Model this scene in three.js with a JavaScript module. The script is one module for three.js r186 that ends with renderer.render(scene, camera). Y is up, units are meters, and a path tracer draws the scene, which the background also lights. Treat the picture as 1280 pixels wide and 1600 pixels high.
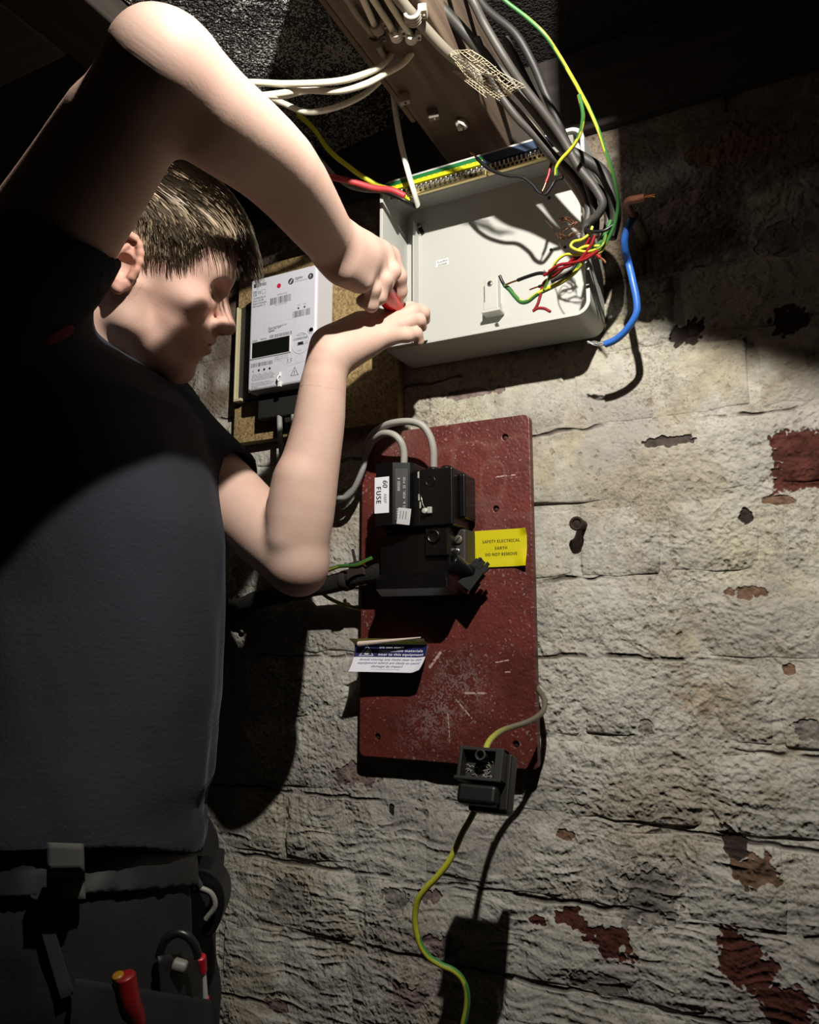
import * as THREE from 'three';
import { RoundedBoxGeometry } from 'three/addons/geometries/RoundedBoxGeometry.js';
import { mergeGeometries } from 'three/addons/utils/BufferGeometryUtils.js';
import { RectAreaLightUniformsLib } from 'three/addons/lights/RectAreaLightUniformsLib.js';

// ---------------------------------------------------------------- camera, light, exposure
const scene = new THREE.Scene();
scene.background = new THREE.Color(0x000000);
const FOCAL = 1200, YAW = 26.7 * Math.PI / 180, PITCH = 9 * Math.PI / 180, CZ = 0.95;
const CAM = new THREE.Vector3(CZ * Math.tan(YAW), 1.2, CZ);
const FWD = new THREE.Vector3(-Math.sin(YAW) * Math.cos(PITCH), Math.sin(PITCH), -Math.cos(YAW) * Math.cos(PITCH));
const RGT = new THREE.Vector3().crossVectors(FWD, new THREE.Vector3(0, 1, 0)).normalize();
const UPV = new THREE.Vector3().crossVectors(RGT, FWD);
const camera = new THREE.PerspectiveCamera(2 * Math.atan(800 / FOCAL) * 180 / Math.PI, 0.8, 0.02, 20);
camera.position.copy(CAM);
camera.lookAt(CAM.clone().add(FWD));
scene.add(camera);
const renderer = new THREE.WebGLRenderer({ antialias: true });
renderer.toneMapping = THREE.LinearToneMapping;
renderer.toneMappingExposure = 1.0;
renderer.shadowMap.enabled = true;
RectAreaLightUniformsLib.init();

// one battery work lamp hung from the ceiling boards lights the cellar
const LAMP = { pos: new THREE.Vector3(0.44, 1.908, 0.688), aim: new THREE.Vector3(0.15, 1.75, 0.0), size: 0.016, power: 17000, color: 0xfffaf0 };

// ---------------------------------------------------------------- helpers
function rng(seed) { let s = seed >>> 0; return () => { s = (s + 0x6d2b79f5) >>> 0; let t = Math.imul(s ^ (s >>> 15), 1 | s); t = (t + Math.imul(t ^ (t >>> 7), 61 | t)) ^ t; return ((t ^ (t >>> 14)) >>> 0) / 4294967296; }; }
const V = (x, y, z) => new THREE.Vector3(x, y, z);
function rayDir(px, py) { return FWD.clone().addScaledVector(RGT, (px - 640) / FOCAL).addScaledVector(UPV, (800 - py) / FOCAL); }
function W(px, py, z = 0) { const d = rayDir(px, py); return CAM.clone().addScaledVector(d, (z - CAM.z) / d.z); }   // seen point at distance z from the wall
function Q(px, py, D) { return CAM.clone().addScaledVector(rayDir(px, py), D); }                                     // seen point at depth D
function Yp(px, py, h) { const d = rayDir(px, py); return CAM.clone().addScaledVector(d, (h - CAM.y) / d.y); }       // seen point at height h
const clamp = (x, a = 0, b = 1) => x < a ? a : x > b ? b : x;
const sstep = (a, b, x) => { const t = clamp((x - a) / (b - a)); return t * t * (3 - 2 * t); };
const lerp = (a, b, t) => a + (b - a) * t;
// lattice noise, -1..1
const PERM = new Uint16Array(1024), GV = new Float32Array(512);
{ const r = rng(7); const p = [...Array(512).keys()]; for (let i = 511; i > 0; i--) { const j = Math.floor(r() * (i + 1)); [p[i], p[j]] = [p[j], p[i]]; } for (let i = 0; i < 1024; i++) PERM[i] = p[i & 511]; for (let i = 0; i < 512; i++) GV[i] = r() * 2 - 1; }
function n2(x, y) {
  const xi = Math.floor(x), yi = Math.floor(y); let fx = x - xi, fy = y - yi;
  fx = fx * fx * fx * (fx * (fx * 6 - 15) + 10); fy = fy * fy * fy * (fy * (fy * 6 - 15) + 10);
  const X = xi & 511, Y = yi & 511, X1 = (X + 1) & 511, Y1 = (Y + 1) & 511;
  const a = GV[PERM[PERM[X] + Y & 1023]], b = GV[PERM[PERM[X1] + Y & 1023]], c = GV[PERM[PERM[X] + Y1 & 1023]], d = GV[PERM[PERM[X1] + Y1 & 1023]];
  return a + (b - a) * fx + (c - a) * fy + (a - b - c + d) * fx * fy;
}
function n3(x, y, z) {
  const zi = Math.floor(z); let fz = z - zi; fz = fz * fz * (3 - 2 * fz);
  const a = n2(x + zi * 37.13, y + zi * 17.71), b = n2(x + (zi + 1) * 37.13, y + (zi + 1) * 17.71);
  return a + (b - a) * fz;
}
function fbm(x, y, o = 4) { let s = 0, a = 0.5; for (let i = 0; i < o; i++) { s += a * n2(x, y); x = x * 2.03 + 17.3; y = y * 2.03 + 9.1; a *= 0.5; } return s; }
const m2 = (x, y) => 0.62 * (n2(x * 0.8 + y * 0.6, y * 0.8 - x * 0.6) + n2(x * 0.35 - y * 0.94 + 91, x * 0.94 + y * 0.35 + 33));   // without the lattice showing
const ridge = (x, y) => 1 - Math.abs(n2(x, y)) * 2;

function mat(color, roughness = 0.6, more = {}) { return new THREE.MeshPhysicalMaterial({ color, roughness, metalness: 0, ...more }); }
const counts = {};
function numbered(name) { const n = counts[name] = (counts[name] ?? -1) + 1; return n ? name + '_' + String(n).padStart(3, '0') : name; }
function shadows(m) { m.castShadow = true; m.receiveShadow = true; return m; }
function thing(name, label, category, pos = V(0, 0, 0), group) {
  const o = new THREE.Group(); o.name = numbered(name); o.position.copy(pos); o.userData = { label, category };
  if (group) o.userData.group = group; scene.add(o); return o;
}
// a mesh under parent; geometry is given in world coordinates
function part(name, geo, material, parent) {
  if (Array.isArray(geo)) geo = merge(geo);
  const m = shadows(new THREE.Mesh(geo, material)); m.name = parent === scene ? numbered(name) : name;
  if (parent !== scene) { parent.updateWorldMatrix(true, false); geo.applyMatrix4(parent.matrixWorld.clone().invert()); }
  parent.add(m); return m;
}
function single(name, geo, material, label, category, group) {
  if (Array.isArray(geo)) geo = merge(geo);
  geo.computeBoundingBox(); const c = geo.boundingBox.getCenter(V(0, 0, 0)); geo.translate(-c.x, -c.y, -c.z);
  const m = shadows(new THREE.Mesh(geo, material)); m.name = numbered(name); m.position.copy(c); m.userData = { label, category }; if (group) m.userData.group = group;
  scene.add(m); return m;
}
function struct(name, geo, material, parent = scene) {
  const m = shadows(new THREE.Mesh(Array.isArray(geo) ? merge(geo) : geo, material)); m.name = name; if (parent === scene) m.userData.kind = 'structure'; parent.add(m); return m;
}
function merge(list) {
  const keys = list.every((g) => g.attributes.uv) ? ['position', 'normal', 'uv'] : ['position', 'normal'];
  if (list.every((g) => g.attributes.color)) keys.push('color');
  const out = list.map((g) => { g = g.index ? g.toNonIndexed() : g.clone(); for (const k of Object.keys(g.attributes)) if (!keys.includes(k)) g.deleteAttribute(k); return g; });
  return mergeGeometries(out);
}
function box(x0, x1, y0, y1, z0, z1, r = 0.001, seg = 2) {
  const g = new RoundedBoxGeometry(x1 - x0, y1 - y0, z1 - z0, seg, Math.min(r, (x1 - x0) / 2.01, (y1 - y0) / 2.01, (z1 - z0) / 2.01));
  g.translate((x0 + x1) / 2, (y0 + y1) / 2, (z0 + z1) / 2); return g;
}
function orient(g, a, b) { const d = b.clone().sub(a), l = d.length(); g.applyQuaternion(new THREE.Quaternion().setFromUnitVectors(V(0, 1, 0), d.divideScalar(l))); g.translate(a.x, a.y, a.z); return g; }
// a solid of revolution along a-b: profile is a list of [radius, distance from a]
function lathe(a, b, profile, seg = 20) { return orient(new THREE.LatheGeometry(profile.map(([r, h]) => new THREE.Vector2(r, h)), seg), a, b); }
function rod(a, b, r, seg = 14) { const l = a.distanceTo(b), c = Math.min(r * 0.3, l * 0.3); return lathe(a, b, [[0, 0], [r - c, 0], [r, c], [r, l - c], [r - c, l], [0, l]], seg); }
function tube(pts, r, { rad = 10, seg = 0, flat = 1, ends = true, wave = 0, stripe = null, closed = false } = {}) {
  const curve = new THREE.CatmullRomCurve3(pts, closed, 'centripetal'), n = seg || Math.max(12, pts.length * 8);
  const g = new THREE.TubeGeometry(curve, n, r, rad, closed);
  const P = g.attributes.position, fr = curve.computeFrenetFrames(n, closed);
  const rr = typeof r === 'function';
  if (flat !== 1 || wave || ends) for (let i = 0; i <= n; i++) {
    const c = curve.getPointAt(Math.min(1, i / n));
    const k = (1 + wave * n2(i * 0.31, pts.length * 3.7 + pts[0].x * 50));
    for (let j = 0; j <= rad; j++) {
      const q = i * (rad + 1) + j, d = V(P.getX(q), P.getY(q), P.getZ(q)).sub(c);
      if (flat !== 1) { const u = d.dot(fr.normals[i]), v = d.dot(fr.binormals[i]); d.copy(fr.normals[i]).multiplyScalar(u * flat).addScaledVector(fr.binormals[i], v / Math.sqrt(flat)); }
      d.multiplyScalar(k); P.setXYZ(q, c.x + d.x, c.y + d.y, c.z + d.z);
    }
  }
  if (stripe) {
    const col = new Float32Array(P.count * 3);
    for (let i = 0; i <= n; i++) for (let j = 0; j <= rad; j++) {
      const a = (j / rad + stripe.twist * i / n + stripe.phase) % 1, c = stripe.pick(a, i / n); col.set(c, (i * (rad + 1) + j) * 3);
    }
    g.setAttribute('color', new THREE.BufferAttribute(col, 3));
  }
  const list = [g];
  if (ends && !closed) for (const e of [0, 1]) {
    const c = curve.getPointAt(e), t = curve.getTangentAt(e).multiplyScalar(e ? 1 : -1), s = new THREE.SphereGeometry(r, rad, 6);
    s.scale(1, 0.35, 1); s.applyQuaternion(new THREE.Quaternion().setFromUnitVectors(V(0, 1, 0), t)); s.translate(c.x, c.y, c.z);
    if (stripe) { const cc = stripe.pick(0.2, e), col = new Float32Array(s.attributes.position.count * 3); for (let i = 0; i < col.length; i += 3) col.set(cc, i); s.setAttribute('color', new THREE.BufferAttribute(col, 3)); }
    if (flat === 1) list.push(s);
  }
  return merge(list);
}
function canvasTex(w, h, draw) {
  const c = document.createElement('canvas'); c.width = w; c.height = h; const x = c.getContext('2d'); draw(x, w, h);
  const t = new THREE.CanvasTexture(c); t.colorSpace = THREE.SRGBColorSpace; t.anisotropy = 8; return t;
}
const toS = (v) => { v = clamp(v); return 255 * (v <= 0.0031308 ? 12.92 * v : 1.055 * Math.pow(v, 1 / 2.4) - 0.055); };
function dataTex(w, h, fn, srgb = true, wrap = false) {   // fn(u, v) -> [r, g, b] linear, or height 0..1
  const d = new Uint8Array(w * h * 4);
  for (let j = 0; j < h; j++) for (let i = 0; i < w; i++) {
    const c = fn((i + 0.5) / w, (j + 0.5) / h), o = (j * w + i) * 4;
    if (srgb) { d[o] = toS(c[0]); d[o + 1] = toS(c[1]); d[o + 2] = toS(c[2]); } else d[o] = d[o + 1] = d[o + 2] = 255 * clamp(c);
    d[o + 3] = 255;
  }
  const t = new THREE.DataTexture(d, w, h); t.magFilter = THREE.LinearFilter; t.minFilter = THREE.LinearFilter; t.generateMipmaps = false;
  if (srgb) t.colorSpace = THREE.SRGBColorSpace; if (wrap) t.wrapS = t.wrapT = THREE.RepeatWrapping; t.needsUpdate = true; return t;
}
function setUV(g, fn) { const P = g.attributes.position, N = g.attributes.normal, uv = new Float32Array(P.count * 2); for (let i = 0; i < P.count; i++) { const [u, v] = fn(P.getX(i), P.getY(i), P.getZ(i), N && N.getX(i), N && N.getY(i), N && N.getZ(i)); uv[2 * i] = u; uv[2 * i + 1] = v; } g.setAttribute('uv', new THREE.BufferAttribute(uv, 2)); return g; }
// planar uv in metres by the dominant normal
const boxUV = (g, s = 1) => setUV(g, (x, y, z, nx, ny, nz) => Math.abs(nz) > 0.6 ? [x * s, y * s] : Math.abs(nx) > 0.6 ? [z * s, y * s] : [x * s, z * s]);
// a quad in the plane z facing out of the wall, with uv 0..1
function decal(x0, x1, y0, y1, z, nx = 1, ny = 1) { const g = new THREE.PlaneGeometry(x1 - x0, y1 - y0, nx, ny); g.translate((x0 + x1) / 2, (y0 + y1) / 2, z); return g; }

// ---------------------------------------------------------------- distance fields and their mesher (surface nets)
function smin(a, b, k) { const h = Math.max(k - Math.abs(a - b), 0) / k; return Math.min(a, b) - h * h * k * 0.25; }
function smax(a, b, k) { return -smin(-a, -b, k); }
function cone(a, b, r1, r2) {   // tapered capsule
  const bx = b.x - a.x, by = b.y - a.y, bz = b.z - a.z, l2 = bx * bx + by * by + bz * bz, rr = r1 - r2, a2 = l2 - rr * rr, il2 = 1 / l2;
  return (x, y, z) => {
    const px = x - a.x, py = y - a.y, pz = z - a.z, yy = px * bx + py * by + pz * bz, zz = yy - l2;
    const qx = px * l2 - bx * yy, qy = py * l2 - by * yy, qz = pz * l2 - bz * yy, x2 = qx * qx + qy * qy + qz * qz;
    const y2 = yy * yy * l2, z2 = zz * zz * l2, k = Math.sign(rr) * rr * rr * x2;
    if (Math.sign(zz) * a2 * z2 > k) return Math.sqrt(x2 + z2) * il2 - r2;
    if (Math.sign(yy) * a2 * y2 < k) return Math.sqrt(x2 + y2) * il2 - r1;
    return (Math.sqrt(x2 * a2 * il2) + yy * rr) * il2 - r1;
  };
}
function ell(c, rx, ry, rz) {
  return (x, y, z) => { const X = x - c.x, Y = y - c.y, Z = z - c.z; const k0 = Math.hypot(X / rx, Y / ry, Z / rz), k1 = Math.hypot(X / rx / rx, Y / ry / ry, Z / rz / rz); return k1 < 1e-9 ? -Math.min(rx, ry, rz) : k0 * (k0 - 1) / k1; };
}
function blend(list, k) { return (x, y, z) => { let d = list[0](x, y, z); for (let i = 1; i < list.length; i++) d = smin(d, list[i](x, y, z), k); return d; }; }
function join(list) { return (x, y, z) => { let d = 1e9; for (const f of list) { const e = f(x, y, z); if (e < d) d = e; } return d; }; }
function chain(pts, rs, k = 0.004) { const l = []; for (let i = 0; i + 1 < pts.length; i++) l.push(cone(pts[i], pts[i + 1], rs[i], rs[i + 1])); return blend(l, k); }
function limb(pts, rs, n = 18) {   // a tapering limb along a smooth line
  const c = new THREE.CatmullRomCurve3(pts, false, 'centripetal'), m = rs.length - 1, rad = (t) => { const k = Math.min(m - 1, Math.floor(t * m)), f = t * m - k, s = f * f * (3 - 2 * f) * 0.5 + f * 0.5; return lerp(rs[k], rs[k + 1], s); }, l = [];
  for (let i = 0; i < n; i++) l.push(cone(c.getPoint(i / n), c.getPoint((i + 1) / n), rad(i / n), rad((i + 1) / n)));
  return join(l);
}
function nets(f, lo, hi, h, color) {
  const nx = Math.ceil((hi.x - lo.x) / h) + 1, ny = Math.ceil((hi.y - lo.y) / h) + 1, nz = Math.ceil((hi.z - lo.z) / h) + 1;
  const G = new Float32Array(nx * ny * nz), id = new Int32Array(nx * ny * nz).fill(-1);
  for (let k = 0, q = 0; k < nz; k++) for (let j = 0; j < ny; j++) {
    for (let i = 0; i < nx;) {
      const d = f(lo.x + i * h, lo.y + j * h, lo.z + k * h); G[q++] = d; i++;
      let s = Math.floor(Math.abs(d) * 0.6 / h) - 2;      // far from the surface: skip ahead
      while (s-- > 0 && i < nx) { G[q++] = d; i++; }
    }
  }
  const pos = [], idx = [], at = (i, j, k) => (k * ny + j) * nx + i;
  for (let k = 0; k < nz - 1; k++) for (let j = 0; j < ny - 1; j++) for (let i = 0; i < nx - 1; i++) {
    const o = at(i, j, k); let m = 0, n = 0, sx = 0, sy = 0, sz = 0; const v = [G[o], G[o + 1], G[o + nx], G[o + nx + 1], G[o + nx * ny], G[o + nx * ny + 1], G[o + nx * ny + nx], G[o + nx * ny + nx + 1]];
    for (let c = 0; c < 8; c++) if (v[c] < 0) m |= 1 << c;
    if (m === 0 || m === 255) continue;
    for (let c = 0; c < 8; c++) for (const b of [1, 2, 4]) {
      if (c & b) continue; const e = c | b; if ((v[c] < 0) === (v[e] < 0)) continue;
      const t = v[c] / (v[c] - v[e]); sx += (c & 1) + (b === 1 ? t : 0); sy += (c >> 1 & 1) + (b === 2 ? t : 0); sz += (c >> 2) + (b === 4 ? t : 0); n++;
    }
    id[o] = pos.length / 3; pos.push(lo.x + (i + sx / n) * h, lo.y + (j + sy / n) * h, lo.z + (k + sz / n) * h);
  }
  const quad = (a, b, c, d, flip) => { if (a < 0 || b < 0 || c < 0 || d < 0) return; if (flip) idx.push(a, c, b, a, d, c); else idx.push(a, b, c, a, c, d); };
  for (let k = 1; k < nz - 1; k++) for (let j = 1; j < ny - 1; j++) for (let i = 1; i < nx - 1; i++) {
    const o = at(i, j, k), s = G[o] < 0;
    if (s !== G[o + 1] < 0) quad(id[at(i, j - 1, k - 1)], id[at(i, j, k - 1)], id[o], id[at(i, j - 1, k)], !s);
    if (s !== G[o + nx] < 0) quad(id[at(i - 1, j, k - 1)], id[at(i - 1, j, k)], id[o], id[at(i, j, k - 1)], !s);
    if (s !== G[o + nx * ny] < 0) quad(id[at(i - 1, j - 1, k)], id[at(i, j - 1, k)], id[o], id[at(i - 1, j, k)], !s);
  }
  const g = new THREE.BufferGeometry(), N = new Float32Array(pos.length), e = h * 0.5;
  for (let i = 0; i < pos.length; i += 3) {
    const x = pos[i], y = pos[i + 1], z = pos[i + 2];
    let a = f(x + e, y, z) - f(x - e, y, z), b = f(x, y + e, z) - f(x, y - e, z), c = f(x, y, z + e) - f(x, y, z - e); const l = Math.hypot(a, b, c) || 1;
    N[i] = a / l; N[i + 1] = b / l; N[i + 2] = c / l;
  }
  g.setAttribute('position', new THREE.BufferAttribute(new Float32Array(pos), 3)); g.setAttribute('normal', new THREE.BufferAttribute(N, 3)); g.setIndex(idx);
  if (color) { const C = new Float32Array(pos.length); for (let i = 0; i < pos.length; i += 3) C.set(color(pos[i], pos[i + 1], pos[i + 2], N[i], N[i + 1], N[i + 2]), i); g.setAttribute('color', new THREE.BufferAttribute(C, 3)); }
  return g;
}

// ---------------------------------------------------------------- the cellar: wall of limewashed brick, ceiling, joist
const COURSE0 = 0.883, COURSE = 0.0955, WX0 = -1.15, WX1 = 0.75, WY0 = 0.42, WY1 = 2.0, TS = 1.9;   // the wall texture covers TS x TS metres from (WX0, WY0 - 0.1)
const TV0 = WY0 - 0.1;
// places on the wall where the limewash has come off (centre, half sizes, kind), in metres
const flakes = [];
function flake(px, py, hw, hh, kind, rough = 1, tilt = 0) { const p = W(px, py); flakes.push({ x: p.x, y: p.y, hw: hw * 0.00074, hh: hh * 0.00074, kind, rough, tilt }); }
flake(1262, 716, 44, 44, 'brick', 0.35); flake(1164, 1505, 32, 42, 'brick', 0.5, 0.5); flake(1226, 1572, 36, 26, 'brick', 0.9); flake(905, 1442, 30, 14, 'brick', 1, -0.5); flake(955, 1475, 26, 22, 'brick', 1, -0.4);
flake(838, 1437, 13, 8, 'brick', 1); flake(883, 1436, 20, 10, 'brick', 1); flake(930, 1535, 44, 16, 'grey', 0.8); flake(670, 1402, 18, 12, 'mauve', 1); flake(617, 1406, 28, 22, 'grey', 1); flake(448, 1400, 42, 28, 'grey', 1);
flake(1170, 925, 28, 11, 'brown', 1); flake(1125, 1085, 62, 44, 'stain', 1); flake(1012, 1138, 12, 11, 'grey', 0.7); flake(1010, 1400, 46, 40, 'grey', 1); flake(1150, 1320, 14, 30, 'hole', 0.8, 0.5); flake(1180, 1360, 26, 26, 'brown', 1);
flake(1166, 808, 9, 11, 'hole', 0.8); flake(1238, 498, 24, 20, 'hole', 0.9); flake(1076, 520, 26, 16, 'hole', 1); flake(690, 1480, 34, 14, 'mauve', 1); flake(430, 1570, 26, 10, 'mauve', 1); flake(560, 1210, 40, 20, 'mauve', 1);
flake(1040, 690, 36, 7, 'crack', 1); flake(1215, 783, 24, 7, 'brown', 1); flake(1262, 1140, 22, 14, 'grey', 0.7); flake(640, 1560, 30, 18, 'mauve', 1); flake(1235, 1045, 8, 9, 'brown', 1); flake(880, 1305, 14, 8, 'brown', 1); flake(612, 1265, 5, 10, 'hole', 0.6);
flake(395, 350, 40, 20, 'grey', 1); flake(470, 372, 20, 10, 'grey', 1); flake(735, 615, 60, 9, 'mauve', 1); flake(1225, 370, 40, 26, 'grey', 1); flake(1060, 330, 50, 30, 'mauve', 1); flake(1140, 235, 60, 20, 'brown', 1);
const yel = [W(900, 640), W(840, 800), W(1000, 560), W(1180, 900), W(760, 625)];
const FLK = { brick: [0.07, 0.022, 0.016], grey: [0.22, 0.2, 0.175], mauve: [0.19, 0.14, 0.125], brown: [0.14, 0.085, 0.055], stain: [0.3, 0.215, 0.135], hole: [0.035, 0.025, 0.02], crack: [0.06, 0.048, 0.04] };
function flakeAt(x, y) {
  let best = 0, kind = null;
  for (const f of flakes) {
    let dx = x - f.x, dy = y - f.y; if (Math.abs(dx) > f.hw * 2.2 + 0.01 || Math.abs(dy) > f.hh * 2.2 + 0.01) continue;
    if (f.tilt) { const c = Math.cos(f.tilt), s = Math.sin(f.tilt); [dx, dy] = [dx * c + dy * s, dy * c - dx * s]; }
    const q = f.rough < 0.5 ? Math.max(Math.abs(dx) / f.hw, Math.abs(dy) / f.hh) : Math.hypot(dx / f.hw, dy / f.hh);
    const v = 1.05 - q + f.rough * (0.45 * m2(x * 70 + 3, y * 70) + 0.4 * m2(x * 190, y * 190 + 8)) + 0.14 * m2(x * 380, y * 380);
    if (v > best) { best = v; kind = f.kind; }
  }
  return [best, kind];
}
// joints between the courses are partly open: their cracks
function jointCrack(x, y) {
  const yy = y + 0.006 * n2(x * 9, 3.3) + 0.0022 * n2(x * 60, 8), t = (yy - COURSE0) / COURSE, k = Math.round(t), d = Math.abs(t - k) * COURSE;
  const open = sstep(0.05, 0.5, n2(x * 5.3 + k * 13.7, k * 5.1) + 0.4 * n2(x * 24, k * 3.3) + 0.25 * n2(x * 80, k * 7.3));
  return open * (1 - sstep(0.0006, 0.0032 + 0.002 * n2(x * 33, k), d));
}
function wallHeight(x, y) {
  const low = sstep(1.15, 0.85, y + 0.1 * n2(x * 3, y * 3));
  const wx = x + 0.01 * n2(x * 21, y * 21), wy = y + 0.01 * n2(x * 21 + 50, y * 21);
  let h = 0.5 + 0.16 * n2(x * 16, y * 16) + 0.12 * n2(wx * 45, wy * 45);
  const rough = 0.2 + 0.8 * sstep(-0.7, 0.9, m2(x * 6.5 + 4, y * 6.5) + 0.45 * m2(x * 19, y * 19) + 0.25 * m2(x * 60, y * 60));
  h += rough * (0.16 * m2(wx * 95, wy * 120) + 0.12 * m2(wx * 210, wy * 240) - 0.03) + (0.025 + 0.05 * rough) * m2(x * 430, y * 430) + (0.015 + 0.06 * rough) * m2(x * 250, y * 250);
  h += low * (0.14 * ridge(wx * 22 + 0.6 * n2(x * 15, y * 15), wy * 105) + 0.1 * n2(wx * 40, wy * 190));
  const pit = sstep(0.66, 0.9, m2(x * 170 + 7, y * 170) + 0.35 * m2(x * 20, y * 20)); h -= 0.12 * pit;
  h -= 0.5 * jointCrack(x, y);
  const [f, k] = flakeAt(x, y); if (f > 0 && k !== 'stain') h -= sstep(0, 0.12, f) * (k === 'hole' || k === 'crack' ? 0.5 : 0.22);
  return h;
}
function wallColor(x, y) {
  const a = fbm(x * 4, y * 4, 4), b = n2(x * 17 + 5, y * 17), c = n2(x * 75, y * 75 + 3), d = n2(x * 310, y * 310);
  let r = 0.43, g = 0.408, bl = 0.362; const t = 1 + 0.26 * a + 0.07 * b + 0.07 * c + 0.06 * d + 0.1 * m2(x * 150, y * 120); r *= t; g *= t; bl *= t;
  let yw = 0; for (const p of yel) { const q = ((x - p.x) ** 2 + (y - p.y) ** 2) / 0.011; yw = Math.max(yw, Math.exp(-q)); }
  yw *= 0.75 * sstep(-0.8, 0.8, m2(x * 14, y * 14 + 9) + 0.5 * m2(x * 45, y * 45)); r *= 1 - 0.04 * yw; g *= 1 - 0.07 * yw; bl *= 1 - 0.3 * yw;
  const st = sstep(-0.1, 0.9, m2(x * 8 + 12, y * 7) + 0.6 * m2(x * 27, y * 27) + 0.3 * m2(x * 90, y * 90)); r *= 1 - 0.17 * st; g *= 1 - 0.22 * st; bl *= 1 - 0.3 * st;
  const gr = sstep(0.2, 0.55, fbm(x * 7 + 31, y * 9, 4) * 1.6); r = lerp(r, 0.31, gr * 0.6); g = lerp(g, 0.285, gr * 0.6); bl = lerp(bl, 0.26, gr * 0.6);
  const spk = sstep(0.45, 1.05, m2(x * 620 + 2, y * 680) + 0.45 * m2(x * 170, y * 170) + 0.5 * m2(x * 13, y * 13)); r = lerp(r, 0.16, spk * 0.6); g = lerp(g, 0.13, spk * 0.6); bl = lerp(bl, 0.1, spk * 0.6);
  const pit = sstep(0.66, 0.9, m2(x * 170 + 7, y * 170) + 0.35 * m2(x * 20, y * 20)); r *= 1 - 0.2 * pit; g *= 1 - 0.23 * pit; bl *= 1 - 0.27 * pit;
  const dirtShade = sstep(-0.1, 0.5, fbm(x * 10 + 90, y * 10, 4) + (y - 1.6) * 3.2); r *= 1 - 0.66 * dirtShade; g *= 1 - 0.72 * dirtShade; bl *= 1 - 0.76 * dirtShade;  // dirt in patches, plus the upper wall's shade painted into the colour
  const jc = jointCrack(x, y); r = lerp(r, 0.07, jc * 0.85); g = lerp(g, 0.055, jc * 0.85); bl = lerp(bl, 0.045, jc * 0.85);
  const [f, k] = flakeAt(x, y); if (f > 0) { const w = (k === 'stain' ? sstep(0, 0.9, f) * (0.55 + 0.4 * b) : sstep(0, 0.1, f)), F = FLK[k], m = 1 + 0.35 * c + 0.25 * d; r = lerp(r, F[0] * m, w); g = lerp(g, F[1] * m, w); bl = lerp(bl, F[2] * m, w); }
  return [r, g, bl];
}
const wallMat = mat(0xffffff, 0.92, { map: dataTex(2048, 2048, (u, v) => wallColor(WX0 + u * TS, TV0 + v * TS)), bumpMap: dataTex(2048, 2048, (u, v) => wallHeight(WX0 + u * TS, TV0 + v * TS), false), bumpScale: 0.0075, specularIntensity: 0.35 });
const wallUV = (g) => setUV(g, (x, y) => [(x - WX0) / TS, (y - TV0) / TS]);
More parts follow.
